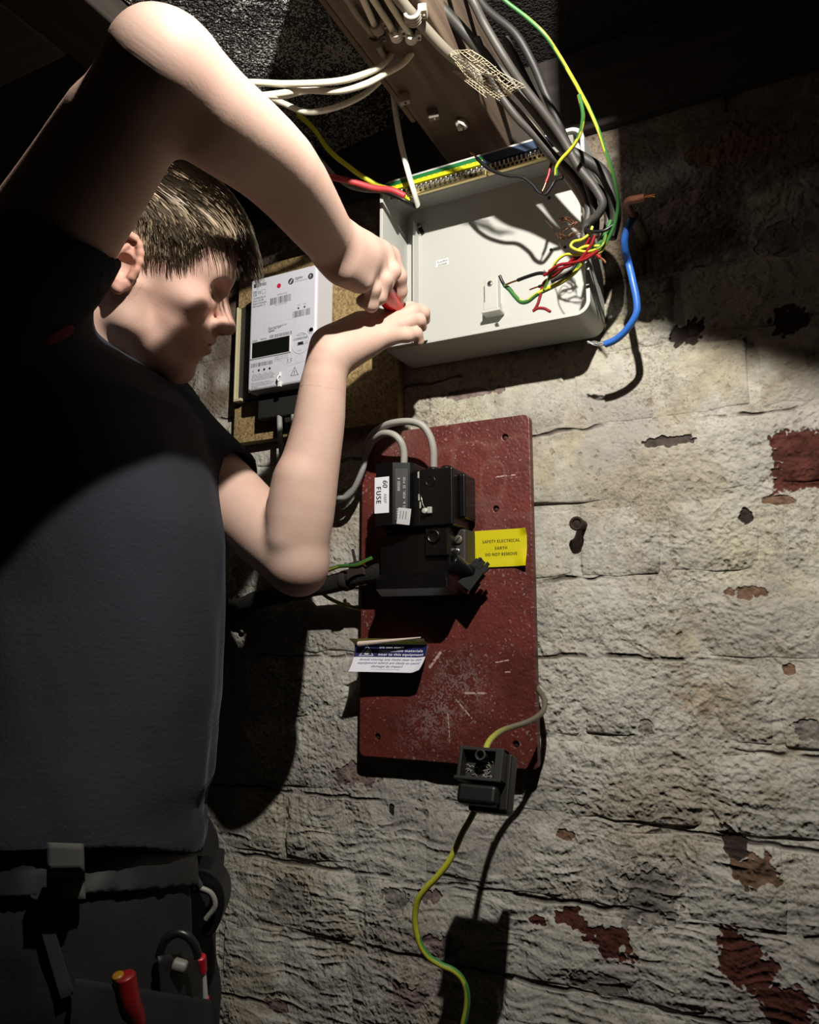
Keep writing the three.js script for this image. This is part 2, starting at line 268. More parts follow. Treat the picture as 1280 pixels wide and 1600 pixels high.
{
  const nx = 230, ny = 190, g = new THREE.PlaneGeometry(WX1 - WX0, WY1 - WY0, nx, ny); g.translate((WX0 + WX1) / 2, (WY0 + WY1) / 2, 0);
  const P = g.attributes.position;
  for (let i = 0; i < P.count; i++) { const x = P.getX(i), y = P.getY(i); P.setZ(i, -0.0022 + 0.0032 * n2(x * 9 + 40, y * 13) + 0.0012 * n2(x * 50, y * 50)); }
  g.computeVertexNormals();
  const back = boxUV(box(-1.6, 1.5, -0.1, 2.25, -0.25, -0.02, 0.002));
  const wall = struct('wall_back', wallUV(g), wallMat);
  struct('wall_core', back, mat(0x5a534a, 0.95), wall).castShadow = true;
  const r = rng(31);
  for (let row = -5; row < 12; row++) {
    const header = ((row % 2) + 2) % 2 === 0, y0 = COURSE0 + row * COURSE, y1 = y0 + COURSE;
    if (y1 < WY0 + 0.02 || y0 > 1.93) continue;
    const step = header ? 0.1085 : 0.223; let x = (header ? 0.341 : 0.371) - step * Math.ceil((0.341 - WX0) / step) + step;
    for (; x + step < WX1; x += step) {
      const j = () => (r() - 0.5) * 0.004;
      brick(x + 0.004 + j(), x + step - 0.004 + j(), y0 + 0.004 + j(), y1 - 0.004 + j(), (r() - 0.5) * 0.0022, r() * 10, wall);
    }
  }
  function brick(x0, x1, y0, y1, off, seed, parent) {
    const nx = Math.max(6, Math.round((x1 - x0) / 0.02)), ny = 5, w = x1 - x0, h = y1 - y0, pos = [], idx = [];
    const tx = n2(seed, 1) * 0.008, ty = n2(seed, 5) * 0.014, us = (i, n) => i === 0 ? 0 : i === n ? 1 : 0.045 + (i - 1) / (n - 2) * 0.91;
    for (let j = 0; j <= ny; j++) for (let i = 0; i <= nx; i++) {
      const u = us(i, nx), v = us(j, ny); let x = x0 + u * w, y = y0 + v * h; const edge = i === 0 || j === 0 || i === nx || j === ny;
      x += 0.002 * n2(y * 70 + seed * 9, u * 3); y += 0.0028 * n2(x * 45 + seed * 7, v * 3);
      const z = edge ? -0.0065 : 0.0005 + off + tx * (u - 0.5) * w * 4 + ty * (v - 0.5) * h + 0.0022 * n2(x * 22, y * 22) - 0.002 * Math.max(0, Math.abs(v - 0.5) * 2 - 0.55) * 2;
      pos.push(x, y, z);
    }
    for (let j = 0; j < ny; j++) for (let i = 0; i < nx; i++) { const a = j * (nx + 1) + i; idx.push(a, a + 1, a + nx + 2, a, a + nx + 2, a + nx + 1); }
    // sides, set back into the mortar
    const rim = []; for (let i = 0; i < nx; i++) rim.push(i); for (let j = 0; j < ny; j++) rim.push(j * (nx + 1) + nx); for (let i = nx; i > 0; i--) rim.push(ny * (nx + 1) + i); for (let j = ny; j > 0; j--) rim.push(j * (nx + 1));
    const base = pos.length / 3; for (const q of rim) pos.push(pos[3 * q], pos[3 * q + 1], -0.018);
    rim.forEach((q, i) => { const n = (i + 1) % rim.length; idx.push(rim[n], q, base + i, rim[n], base + i, base + n); });
    const g = new THREE.BufferGeometry(); g.setAttribute('position', new THREE.BufferAttribute(new Float32Array(pos), 3)); g.setIndex(idx); g.computeVertexNormals();
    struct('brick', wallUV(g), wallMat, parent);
  }
}
const woodTex = (seed, dark, light, scale = 1) => dataTex(512, 512, (u, v) => {
  const g = n2(u * 3 + seed + 0.6 * n2(u * 2, v * 5), v * 46 * scale), f = n2(u * 20, v * 190), t = clamp(0.5 + 0.35 * g + 0.16 * f + 0.25 * fbm(u * 5 + seed, v * 5, 3)); return dark.map((d, i) => lerp(d, light[i], t));
}, true, true);
// ceiling of sooty boards, with the coat of black paint gone to a glitter of grit
const sootBump = dataTex(1024, 1024, (u, v) => 0.45 + 0.3 * n2(u * 170, v * 170) + 0.2 * n2(u * 330, v * 330) + 0.2 * n2(u * 60, v * 60), false, true);
const sootMap = dataTex(1024, 1024, (u, v) => { const s = sstep(0.0, 0.55, m2(u * 260 + 9, v * 260) + 0.45 * m2(u * 110, v * 110) + 0.6 * n2(u * 9, v * 9) - 0.12), t = 0.05 + 0.025 * n2(u * 14, v * 14); return [lerp(t, 0.75, s), lerp(t * 0.98, 0.73, s), lerp(t * 0.94, 0.66, s)]; }, true, true);
const sootMat = mat(0xffffff, 0.55, { map: sootMap, bumpMap: sootBump, bumpScale: 0.02 });
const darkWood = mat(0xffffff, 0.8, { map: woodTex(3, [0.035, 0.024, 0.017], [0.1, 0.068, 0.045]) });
const sootWood = mat(0xffffff, 0.85, { map: woodTex(5, [0.012, 0.009, 0.007], [0.035, 0.026, 0.019]) });
const joistWood = mat(0xffffff, 0.8, { map: woodTex(11, [0.052, 0.032, 0.02], [0.15, 0.102, 0.068]), bumpMap: dataTex(256, 256, (u, v) => 0.5 + 0.3 * n2(u * 4, v * 60) + 0.2 * n2(u * 20, v * 20), false, true), bumpScale: 0.0015 });
const ceil = struct('ceiling', boxUV(box(-1.6, 1.5, 1.985, 2.1, -0.25, 2.5, 0.002), 1 / 0.42), mat(0x1a1714, 0.9, { bumpMap: sootBump, bumpScale: 0.004 }));
{ const g = boxUV(box(-0.26, 0, -0.006, 0.006, 0.017, 1.2, 0.001), 1 / 0.42); g.rotateZ(0.14); g.translate(0.075, 1.979, 0); struct('painted_board', g, sootMat, ceil); }
struct('floor', boxUV(box(-1.6, 1.5, -0.1, 0, -0.25, 2.5, 0.002)), mat(0x4a443c, 0.95, { bumpMap: sootBump, bumpScale: 0.004 }));
struct('wall_left', boxUV(box(-1.75, -1.45, -0.1, 2.1, -0.25, 2.5, 0.002)), mat(0x3d382f, 0.95));
struct('wall_right', boxUV(box(1.45, 1.75, -0.1, 2.1, -0.25, 2.5, 0.002)), mat(0x3d382f, 0.95));
struct('wall_front', boxUV(box(-1.75, 1.75, -0.1, 2.1, 2.45, 2.7, 0.002)), mat(0x3d382f, 0.95));
{ // wall plate and the floor joist that the cables are clipped to
  const plate = boxUV(box(-1.4, 0.9, 1.862, 1.984, -0.03, 0.016, 0.004), 2); struct('trim_1', plate, sootWood);
  const g = box(0.076, 0.168, 1.86, 1.984, -0.02, 0.37, 0.004); struct('trim_2', setUV(g, (x, y, z) => [z * 1.2, (x + y) * 2.2]), joistWood);
  struct('trim_3', setUV(box(-0.275, -0.185, 1.9, 1.984, -0.02, 2.44, 0.004), (x, y, z) => [z * 1.2, (x + y) * 2.2]), sootWood);
  struct('trim_7', setUV(box(-1.44, -0.277, 1.9, 1.984, 0.385, 0.475, 0.004), (x, y, z) => [x * 1.2, (z + y) * 2.2]), darkWood);
  struct('trim_4', setUV(box(0.76, 0.85, 1.86, 1.984, -0.02, 2.44, 0.004), (x, y, z) => [z * 1.2, (x + y) * 2.2]), darkWood);
  // an added, unseen beam, angled to shade the upper right of the wall
  { const g = merge([box(0, 1.3, 1.782, 1.984, -0.045, 0.0, 0.003), box(-0.062, 0.002, 1.888, 1.984, -0.045, 0.0, 0.003)]); g.rotateY(-0.78); g.translate(0.382, 0, 0.411); struct('added_trim_6', setUV(g, (x, y, z) => [x * 1.2, (z + y) * 2.2]), darkWood); }
  // a thin batten along the joist's near edge
  struct('trim_5', setUV(box(0.0685, 0.0755, 1.862, 1.878, 0.13, 0.37, 0.0015), (x, y, z) => [z * 2, x + y]), joistWood);
}
// ---------------------------------------------------------------- the lamp
{
  const p = LAMP.pos, dir = LAMP.aim.clone().sub(p).normalize(), back = p.clone().addScaledVector(dir, -0.004);
  const t = thing('work_lamp', 'small black work lamp hung from the ceiling boards, its face turned to the wall', 'lamp', V(p.x, 1.985, p.z));
  const housing = new RoundedBoxGeometry(0.04, 0.036, 0.014, 3, 0.004), face = new RoundedBoxGeometry(LAMP.size, LAMP.size, 0.003, 2, 0.001);
  const q = new THREE.Quaternion().setFromUnitVectors(V(0, 0, 1), dir);
  housing.translate(0, 0, -0.0105); for (const g of [housing, face]) { g.applyQuaternion(q); g.translate(back.x, back.y, back.z); }
  const black = mat(0x151515, 0.5);
  part('housing', housing, black, t);
  part('diffuser', face, mat(0xffffff, 0.4, { emissive: new THREE.Color(1, 0.95, 0.85), emissiveIntensity: 3 }), t);
  part('bracket', rod(back.clone().addScaledVector(dir, -0.014), V(p.x, 1.982, p.z + 0.01), 0.003), black, t);
  part('clamp', box(p.x - 0.014, p.x + 0.014, 1.976, 1.986, p.z - 0.004, p.z + 0.026, 0.002), black, t);
  const light = new THREE.RectAreaLight(LAMP.color, LAMP.power, LAMP.size, LAMP.size);
  light.position.copy(p); light.lookAt(p.clone().add(dir)); light.position.copy(p); light.castShadow = true;
  // a RectAreaLight shines along its own -z; lookAt turns +z to the target for objects
  light.quaternion.setFromUnitVectors(V(0, 0, -1), dir);
  scene.add(light);
}

// ---------------------------------------------------------------- shared materials
const plasticGrey = mat(0xadada8, 0.42, { bumpMap: dataTex(128, 128, (u, v) => 0.5 + 0.3 * n2(u * 60, v * 60), false, true), bumpScale: 0.0001 });
const blackPlastic = mat(0x050506, 0.32), blackMatt = mat(0x141312, 0.7), steel = mat(0xb8b8b4, 0.3, { metalness: 1 }), brass = mat(0xcdbb86, 0.32, { metalness: 1 }), copper = mat(0xc8835a, 0.35, { metalness: 1 });
const dirtySteel = mat(0x6e675c, 0.55, { metalness: 0.7 }), rust = mat(0x2c211a, 0.85, { metalness: 0.2 }), holeBlack = mat(0x050404, 0.9);
const cream = mat(0xcfc9b4, 0.5), whitePlastic = mat(0xd8d6cc, 0.5), greyPvc = mat(0x8b8a86, 0.5), darkPvc = mat(0x55534f, 0.55), redPvc = mat(0x7f1018, 0.45), blackPvc = mat(0x0d0d0d, 0.4), bluePvc = mat(0x2f62b4, 0.4), brownPvc = mat(0x7a4a34, 0.5), yellowSleeve = mat(0xc9cc1c, 0.45);
const earthPvc = new THREE.MeshPhysicalMaterial({ vertexColors: true, roughness: 0.45 });
const GRN = [0.03, 0.13, 0.03], YEL = [0.52, 0.5, 0.03];
const earthStripe = (phase = 0, twist = 0.5, share = 0.45) => ({ phase, twist, pick: (a) => (a < share ? GRN : YEL) });
function screwHead(c, r, m, parent, name = 'screw', slot = 0, cross = true) {
  const g = [lathe(V(c.x, c.y, c.z - 0.001), V(c.x, c.y, c.z + r * 0.45), [[0, 0], [r, 0], [r, r * 0.2 + 0.001], [r * 0.75, r * 0.4 + 0.001], [0, r * 0.45 + 0.001]], 16)];
  const s = part(name, g, m, parent);
  for (const a of cross ? [slot, slot + Math.PI / 2] : [slot]) { const b = new THREE.BoxGeometry(r * 1.5, r * 0.22, r * 0.16); b.rotateZ(a); b.translate(c.x, c.y, c.z + r * 0.47); part('slot', b, holeBlack, s); }
  return s;
}

// ---------------------------------------------------------------- red board
const BZ = 0.024;
{
  const x0 = -0.0625, x1 = 0.1835, y0 = 1.039, y1 = 1.479;
  const t = thing('mounting_board', 'tall dark red painted board with dust and scratches, standing off the brick wall', 'board', V((x0 + x1) / 2, y0, 0));
  const scr = []; for (const [a, b, w] of [[[660, 1130], [700, 1168], 0], [[712, 1092], [737, 1122], 1.2], [[727, 1083], [757, 1083], 1.6], [[700, 1115], [703, 1160], 1], [[672, 1042], [688, 1020], 2.4], [[775, 1035], [797, 1031], 1], [[790, 1050], [797, 1050], 1], [[775, 745], [805, 742], 1]]) if (w) scr.push([W(...a, BZ), W(...b, BZ), w * 0.0008]);
  const red = (x, y) => {
    let r = 0.105, g = 0.019, b = 0.014; const n = n2(x * 25, y * 25), t = 1 + 0.25 * n + 0.15 * n2(x * 120, y * 120); r *= t; g *= t; b *= t;
    const worn = sstep(1.40, 1.47, y + 0.02 * n2(x * 40, y * 40)) * sstep(0.06, -0.01, x) + 0.55 * sstep(0.02, 0.06, x) * sstep(1.28, 1.38, y) * sstep(0.35, 0.0, Math.abs(n2(x * 30, y * 30)));
    r = lerp(r, 0.2, worn * 0.55); g = lerp(g, 0.09, worn * 0.55); b = lerp(b, 0.07, worn * 0.55);
    const q = V(x, y, BZ), c = W(708, 1085, BZ), d2 = W(650, 1150, BZ), u = ((q.x - c.x) * (d2.x - c.x) + (q.y - c.y) * (d2.y - c.y)) / c.distanceToSquared(d2), e = Math.abs((q.x - c.x) * (d2.y - c.y) - (q.y - c.y) * (d2.x - c.x)) / c.distanceTo(d2);
    const dust = Math.exp(-((e / 0.03) ** 2)) * sstep(-1.1, -0.1, u) * sstep(1.6, 0.5, u) * sstep(-0.1, 0.7, m2(x * 520, y * 520) + 0.6 * m2(x * 110, y * 110) + 0.1);
    const fl = sstep(0.72, 0.95, m2(x * 420 + 5, y * 420) + 0.3 * m2(x * 30, y * 30)); const w = Math.max(dust * 0.42, fl * 0.4);
    r = lerp(r, 0.34, w); g = lerp(g, 0.27, w); b = lerp(b, 0.27, w);
    for (const [p, k, wd] of scr) { const s = clamp(((x - p.x) * (k.x - p.x) + (y - p.y) * (k.y - p.y)) / p.distanceToSquared(k)), dd = Math.hypot(x - lerp(p.x, k.x, s), y - lerp(p.y, k.y, s)); if (dd < wd && n2(x * 500, y * 500) > -0.35) { r = 0.45; g = 0.33; b = 0.28; } }
    return [r, g, b];
  };
  const w = x1 - x0, h = y1 - y0;
  const m = mat(0xffffff, 0.48, { map: dataTex(768, 1376, (u, v) => red(x0 + u * w, y0 + v * h)), bumpMap: dataTex(512, 920, (u, v) => 0.5 + 0.3 * n2(u * 90, v * 150) + 0.25 * n2(u * 22, v * 38), false), bumpScale: 0.0006 });
  const shape = new THREE.Shape(); const R = 0.008;
  shape.moveTo(x0 + R, y0); shape.lineTo(x1 - R, y0); shape.quadraticCurveTo(x1, y0, x1, y0 + R); shape.lineTo(x1, y1 - R); shape.quadraticCurveTo(x1, y1, x1 - R, y1); shape.lineTo(x0 + R, y1); shape.quadraticCurveTo(x0, y1, x0, y1 - R); shape.lineTo(x0, y0 + R); shape.quadraticCurveTo(x0, y0, x0 + R, y0);
  const holes = [[789, 683], [775, 795], [590, 1151], [806, 1163]].map(([a, b]) => W(a, b, BZ));
  for (const c of holes) { const p = new THREE.Path(); p.absarc(c.x, c.y, 0.0052, 0, Math.PI * 2, true); shape.holes.push(p); }
  const g = new THREE.ExtrudeGeometry(shape, { depth: 0.011, bevelEnabled: true, bevelSize: 0.0012, bevelThickness: 0.0012, bevelSegments: 2, curveSegments: 16 }); g.translate(0, 0, BZ - 0.0122);
  part('panel', setUV(g, (x, y) => [(x - x0) / w, (y - y0) / h]), m, t);
  holes.forEach((c, i) => { const s = part('bolt', [lathe(V(c.x, c.y, BZ - 0.013), V(c.x, c.y, BZ - 0.003), [[0, 0], [0.0052, 0], [0.0052, 0.003], [0.0042, 0.008], [0.0025, 0.0095], [0, 0.0095]], 14)], i > 1 ? rust : mat(0x4a2a22, 0.6, { metalness: 0.3 }), t); s.rotation.z = 0; });
  for (const [a, b] of [[x0 + 0.02, y0 + 0.03], [x1 - 0.03, y0 + 0.03], [x0 + 0.02, y1 - 0.04], [x1 - 0.03, y1 - 0.04]]) part('spacer', rod(V(a, b, -0.004), V(a, b, BZ - 0.012), 0.009), darkWood, t);
}
{ // labels on the board
  const c = [W(742, 830, BZ + 0.001), W(823, 828, BZ + 0.001), W(824, 884, BZ + 0.001), W(743, 886, BZ + 0.001)];
  const x0 = c[0].x, x1 = c[1].x, y0 = c[2].y, y1 = c[0].y, w = x1 - x0, h = y1 - y0;
  const tx = canvasTex(768, 640, (x, a, b) => {
    x.fillStyle = '#c8bb00'; x.fillRect(0, 0, a, b); const r = rng(5); for (let i = 0; i < 300; i++) { x.fillStyle = `rgba(${90 + 60 * r()},${70 + 50 * r()},0,${0.05 + 0.1 * r()})`; x.beginPath(); x.arc(r() * a, r() * b, r() * 9, 0, 7); x.fill(); }
    x.fillStyle = '#2c2408'; x.font = 'bold 74px sans-serif'; x.textAlign = 'center';
    const put = (s, y, wd) => { x.save(); x.translate(a / 2 + 6, y); x.scale(wd / x.measureText(s).width, 1); x.fillText(s, 0, 0); x.restore(); };
    put('SAFETY ELECTRICAL', 225, 560); put('EARTH', 345, 190); put('DO NOT REMOVE', 450, 480);
  });
  const g = new THREE.BoxGeometry(w, h, 0.0004, 20, 16, 1); const P = g.attributes.position;
  for (let i = 0; i < P.count; i++) { const u = P.getX(i) / w + 0.5, v = P.getY(i) / h + 0.5; P.setZ(i, P.getZ(i) + 0.006 * sstep(0.75, 1, u) * sstep(0.55, 0, v) + 0.0045 * sstep(0.85, 1, u) * sstep(0.8, 1, v) + 0.0012 * sstep(0.3, 0, v)); }
  g.computeVertexNormals(); g.translate((x0 + x1) / 2, (y0 + y1) / 2, BZ + 0.0008);
  single('warning_label', setUV(g, (x, y) => [(x - x0) / w, (y - y0) / h]), mat(0xffffff, 0.5, { map: tx }), 'yellow safety electrical earth label stuck on the red board', 'label');
}
{
  const a = W(563, 1004, 0.034), b = W(664, 999, 0.034), c = W(663, 1056, 0.04), x0 = a.x - 0.002, x1 = b.x, y1 = b.y + 0.001, y0 = c.y + 0.004, w = x1 - x0, h = y1 - y0;
  const tx = canvasTex(1024, 640, (x, W_, H_) => {
    x.fillStyle = '#d6d6de'; x.fillRect(0, 0, W_, H_); x.fillStyle = '#8e8e16'; x.fillRect(0, 0, W_, 118); x.fillStyle = '#191c4e'; x.fillRect(0, 112, W_, 250);
    x.fillStyle = '#101010'; x.font = 'bold 58px sans-serif'; x.fillText('CAUTION', 640, 46);
    x.strokeStyle = '#c8c8d0'; x.lineWidth = 11; x.beginPath(); x.moveTo(70, 335); x.lineTo(160, 145); x.lineTo(250, 335); x.closePath(); x.stroke();
    x.fillStyle = '#c8c8d0'; x.beginPath(); x.moveTo(160, 205); x.bezierCurveTo(210, 260, 205, 315, 160, 318); x.bezierCurveTo(112, 315, 118, 268, 143, 250); x.bezierCurveTo(150, 240, 158, 228, 160, 205); x.fill();
    x.fillStyle = '#d8d8e6'; x.font = 'bold 60px sans-serif'; x.fillText('Do not store', 320, 190); x.fillText('combustible materials', 320, 262, 660); x.fillText('near to this equipment', 320, 334, 680);
    x.fillStyle = '#34386c'; x.font = 'bold italic 54px sans-serif'; x.textAlign = 'center'; x.fillText('Avoid storing any items near to this', 530, 430, 900); x.fillText('equipment which are likely to cause', 520, 494, 900); x.fillText('damage by impact', 510, 556, 460); x.font = '22px sans-serif'; x.fillText('not to be removed except by the supplier', 510, 596);
  });
  const front = mat(0xffffff, 0.35, { map: tx });
  const t = thing('warning_label', 'blue and white combustible materials label, peeling at its edges from the red board', 'label', V((x0 + x1) / 2, y0, BZ));
  const g = new THREE.PlaneGeometry(w, h, 24, 24), P = g.attributes.position, pos = [];
  for (let i = 0; i < P.count; i++) { const u = P.getX(i) / w + 0.5, v = P.getY(i) / h + 0.5; const z = BZ + 0.0015 + 0.026 * Math.pow(1 - v, 2.2) + 0.016 * Math.pow(1 - u, 3) * (0.4 + v) + 0.012 * sstep(0.8, 1, v); P.setXYZ(i, P.getX(i) + (x0 + x1) / 2 - 0.002 * Math.pow(1 - v, 2) * (1 - u), P.getY(i) + (y0 + y1) / 2 + 0.004 * (1 - v) * (1 - v) * (u > 0.9 ? (u - 0.9) * 10 : 0), z); }
  const bk = g.clone(); { const Q_ = bk.attributes.position; for (let i = 0; i < Q_.count; i++) Q_.setZ(i, Q_.getZ(i) - 0.0004); bk.index.array.reverse(); }
  g.computeVertexNormals(); bk.computeVertexNormals();
  part('print', g, front, t); part('backing_paper', bk, mat(0xb9aaa0, 0.7), t);
  // its top edge has rolled over towards the room and shows the pale back
  const pts = [], q0 = W(560, 1006, 0.05), q1 = W(658, 996, 0.036); const curl = new THREE.BufferGeometry(), cp = [], ci = [];
  for (let i = 0; i <= 16; i++) for (let k = 0; k <= 6; k++) { const u = i / 16, th = k / 6 * 3.4 - 0.5, rad = lerp(0.0034, 0.0008, u), c = q0.clone().lerp(q1, u); cp.push(c.x, c.y + rad * Math.cos(th), c.z + rad * Math.sin(th)); }
  for (let i = 0; i < 16; i++) for (let k = 0; k < 6; k++) { const a2 = i * 7 + k; ci.push(a2, a2 + 1, a2 + 8, a2, a2 + 8, a2 + 7); }
  curl.setAttribute('position', new THREE.BufferAttribute(new Float32Array(cp), 3)); curl.setIndex(ci); curl.computeVertexNormals(); curl.setAttribute('uv', new THREE.BufferAttribute(new Float32Array(cp.length / 3 * 2), 2));
  part('rolled_edge', curl, mat(0xcdb6ac, 0.7, { side: THREE.DoubleSide }), t);
}

// ---------------------------------------------------------------- service cut-out with its fuse carrier
{
  const at = (px, py, z) => W(px, py, z);
  const zf = 0.085, A = at(642, 735, zf), B = at(708, 822, zf), b0 = at(592, 815, 0.08), b1 = at(702, 925, 0.08);
  const t = thing('service_fuse', 'black service fuse and cable head screwed to the red board', 'fuse', V((b0.x + b1.x) / 2, b1.y, BZ));
  const baseY0 = b1.y - 0.002, baseY1 = A.y;
  // lower body, its front stepped back towards the bottom
  const prof = new THREE.Shape(); // side view: z across, y up
  prof.moveTo(BZ, baseY0); prof.lineTo(0.072, baseY0); prof.lineTo(0.086, baseY0 + 0.008); prof.lineTo(0.086, baseY0 + 0.02); prof.lineTo(0.074, baseY0 + 0.026); prof.lineTo(0.074, B.y - 0.006); prof.lineTo(0.06, B.y); prof.lineTo(0.06, baseY1); prof.lineTo(BZ, baseY1); prof.closePath();
  const body = new THREE.ExtrudeGeometry(prof, { depth: b1.x - b0.x - 0.002, bevelEnabled: true, bevelSize: 0.0012, bevelThickness: 0.0012, bevelSegments: 2 });
  body.rotateY(-Math.PI / 2); // x of the shape -> z
  { const P = body.attributes.position; body.computeBoundingBox(); const bb = body.boundingBox; body.translate(b1.x - bb.max.x, 0, 0); }
  part('cable_head', body, blackPlastic, t);
  part('front_block', box(at(664, 815, 0.08).x, b1.x - 0.001, at(0, 0, 0).y * 0 + B.y - 0.036, B.y + 0.002, 0.06, 0.081, 0.002), blackPlastic, t);
  const kn = at(677, 838, 0.082); part('seal_cap', lathe(V(kn.x, kn.y, 0.079), V(kn.x, kn.y, 0.0845), [[0, 0], [0.009, 0], [0.009, 0.0035], [0.008, 0.0045], [0.0065, 0.0045], [0.0058, 0.003], [0, 0.003]], 24), blackPlastic, t);
  // neutral block, right
  const nb = part('neutral_block', [box(A.x - 0.002, B.x, B.y + 0.001, A.y, 0.03, zf, 0.003), box(A.x + 0.006, A.x + 0.014, B.y + 0.003, A.y - 0.002, 0.06, zf + 0.0022, 0.001), box(B.x - 0.001, B.x + 0.009, B.y + 0.012, A.y - 0.006, 0.03, 0.066, 0.003)], blackPlastic, t);
  const kc = at(673, 752, zf); part('moulded_ring', new THREE.TorusGeometry(0.0062, 0.0007, 6, 24).translate(kc.x, kc.y, zf), blackPlastic, nb);
  for (const [a, b] of [[654, 742], [655, 777], [657, 789]]) { const c = at(a, b, zf + 0.0024); part('paint_mark', box(c.x - 0.0011, c.x + 0.0011, c.y - 0.0042, c.y + 0.0042, c.z, c.z + 0.0002, 0.0001, 1), mat(0xa8a294, 0.7), nb); }
  const ls = at(668, 798, zf + 0.003); part('lead_seal', [rod(V(ls.x - 0.0032, ls.y - 0.001, zf), V(ls.x - 0.0025, ls.y, zf + 0.007), 0.0042, 12), box(ls.x - 0.001, ls.x + 0.006, ls.y - 0.004, ls.y + 0.005, zf, zf + 0.004, 0.0015)], mat(0xa9a79c, 0.55, { metalness: 0.3 }), nb);
  part('seal_wire', tube([at(655, 772, zf + 0.002), at(658, 776, zf + 0.006), at(661, 788, zf + 0.007), at(665, 796, zf + 0.006)], 0.0005, { rad: 5 }), steel, nb);
  // fuse carrier, left, with its labels
  const c0 = at(586, 728, 0.1), c1 = at(618, 820, 0.1), c2 = at(644, 735, 0.088), yT = c0.y, yB = c1.y;
  const cs = new THREE.Shape(); cs.moveTo(c0.x, 0.05); cs.lineTo(c0.x, 0.094); cs.lineTo(c0.x + 0.003, 0.1); cs.lineTo(c1.x - 0.004, 0.1); cs.lineTo(c1.x, 0.097); cs.lineTo(c1.x + 0.015, 0.09); cs.lineTo(c2.x, 0.084); cs.lineTo(c2.x, 0.05); cs.closePath();
  const cg = new THREE.ExtrudeGeometry(cs, { depth: yT - yB, bevelEnabled: true, bevelSize: 0.001, bevelThickness: 0.001, bevelSegments: 2 }); cg.rotateX(-Math.PI / 2); { cg.computeBoundingBox(); const bb = cg.boundingBox; cg.scale(1, 1, -1); cg.index || 0; cg.translate(0, yB - bb.min.y, 0); }
  const cgx = cg.toNonIndexed ? cg : cg; { const P = cgx.attributes.position, N = cgx.attributes.normal; for (let i = 0; i < P.count; i += 3) for (const k of ['X', 'Y', 'Z']) { let a = P['get' + k](i + 1), b = P['get' + k](i + 2); P['set' + k](i + 1, b); P['set' + k](i + 2, a); a = N['get' + k](i + 1); b = N['get' + k](i + 2); N['set' + k](i + 1, b); N['set' + k](i + 2, a); } }
  const car = part('fuse_carrier', cgx, blackPlastic, t);
  part('carrier_grip', box(c0.x - 0.001, c1.x + 0.002, yT - 0.006, yT + 0.003, 0.06, 0.097, 0.002), blackPlastic, car);
  const tagTex = (w, h, draw) => mat(0xffffff, 0.55, { map: canvasTex(w, h, draw) });
  const fx0 = c0.x + 0.0005, fx1 = c0.x + 0.0215, fy1 = yT - 0.016, fy0 = yT - 0.063;
  const fl = part('fuse_sticker', box(fx0, fx1, fy0, fy1, 0.1008, 0.1015, 0.0002, 1), tagTex(256, 560, (x, w, h) => {
    x.fillStyle = '#dcdce4'; x.fillRect(0, 0, w, h); x.translate(w, 0); x.rotate(Math.PI / 2); x.fillStyle = '#15151a';
    x.font = 'bold 112px sans-serif'; x.save(); x.translate(50, 108); x.transform(1, 0, -0.12, 1, 0, 0); x.fillText('60', 0, 0); x.restore(); x.font = '74px sans-serif'; x.fillText('AMP', 262, 92, 190); x.font = 'bold 118px sans-serif'; x.fillText('FUSE', 140, 224, 310);
  }), car); setUV(fl.geometry, (x, y) => { const p = fl.localToWorld(V(x, y, 0)); return [(p.x - fx0) / (fx1 - fx0), (p.y - fy0) / (fy1 - fy0)]; });
  car.updateWorldMatrix(true, true); setUV(fl.geometry, (x, y) => { const p = fl.localToWorld(V(x, y, 0)); return [(p.x - fx0) / (fx1 - fx0), (p.y - fy0) / (fy1 - fy0)]; });
  const px0 = c1.x - 0.0008, px1 = c1.x + 0.0135, py0 = yB + 0.006, py1 = yT - 0.006;
  const pg = new THREE.PlaneGeometry(Math.hypot(px1 - px0, 0.0065), py1 - py0); pg.rotateY(Math.atan2(0.0065, px1 - px0)); pg.translate((px0 + px1) / 2, (py0 + py1) / 2, 0.0953 + 0.0004);
  part('rating_plate', pg, tagTex(220, 1000, (x, w, h) => { x.fillStyle = '#17161a'; x.fillRect(0, 0, w, h); x.translate(0, h); x.rotate(-Math.PI / 2); x.fillStyle = '#b9b4ac'; x.font = 'bold 74px monospace'; x.fillText('100A', 60, 84); x.font = 'bold 54px monospace'; x.fillText('SERIES 8', 560, 80, 330); x.fillText('TYPE II b. 415V. 33 F131', 60, 178, 860); }), car);
  const s0 = at(621, 795, 0.096), s1 = at(640, 818, 0.096); const sg = new THREE.PlaneGeometry(0.0165, 0.021); sg.rotateZ(-0.12); sg.rotateY(0.42); sg.translate((s0.x + s1.x) / 2, (s0.y + s1.y) / 2, 0.0945);
  part('white_sticker', sg, mat(0xcfcfcf, 0.6, { side: THREE.DoubleSide, map: canvasTex(128, 160, (x, w, h) => { x.fillStyle = '#cfcfcf'; x.fillRect(0, 0, w, h); x.fillStyle = '#777'; for (let i = 0; i < 3; i++) x.fillRect(22 + i * 28, 30, 8, 80); }) }), car);
  // terminal collars at the top
  for (const [px, r] of [[650, 0.008], [678, 0.009], [699, 0.009]]) { const c = at(px, 731, 0.06); part('collar', rod(V(c.x, baseY1 - 0.004, 0.062), V(c.x, baseY1 + 0.006, 0.062), r), blackPlastic, t); }
  // side plate with screws, gland and the torn seal round the cable
  const p0 = at(704, 838, 0.05), sp = part('side_plate', [box(b1.x - 0.002, b1.x + 0.014, at(0, 905, 0.05).y * 0 + p0.y - 0.05, p0.y + 0.008, BZ, 0.058, 0.004)], mat(0x2a2521, 0.6), t);
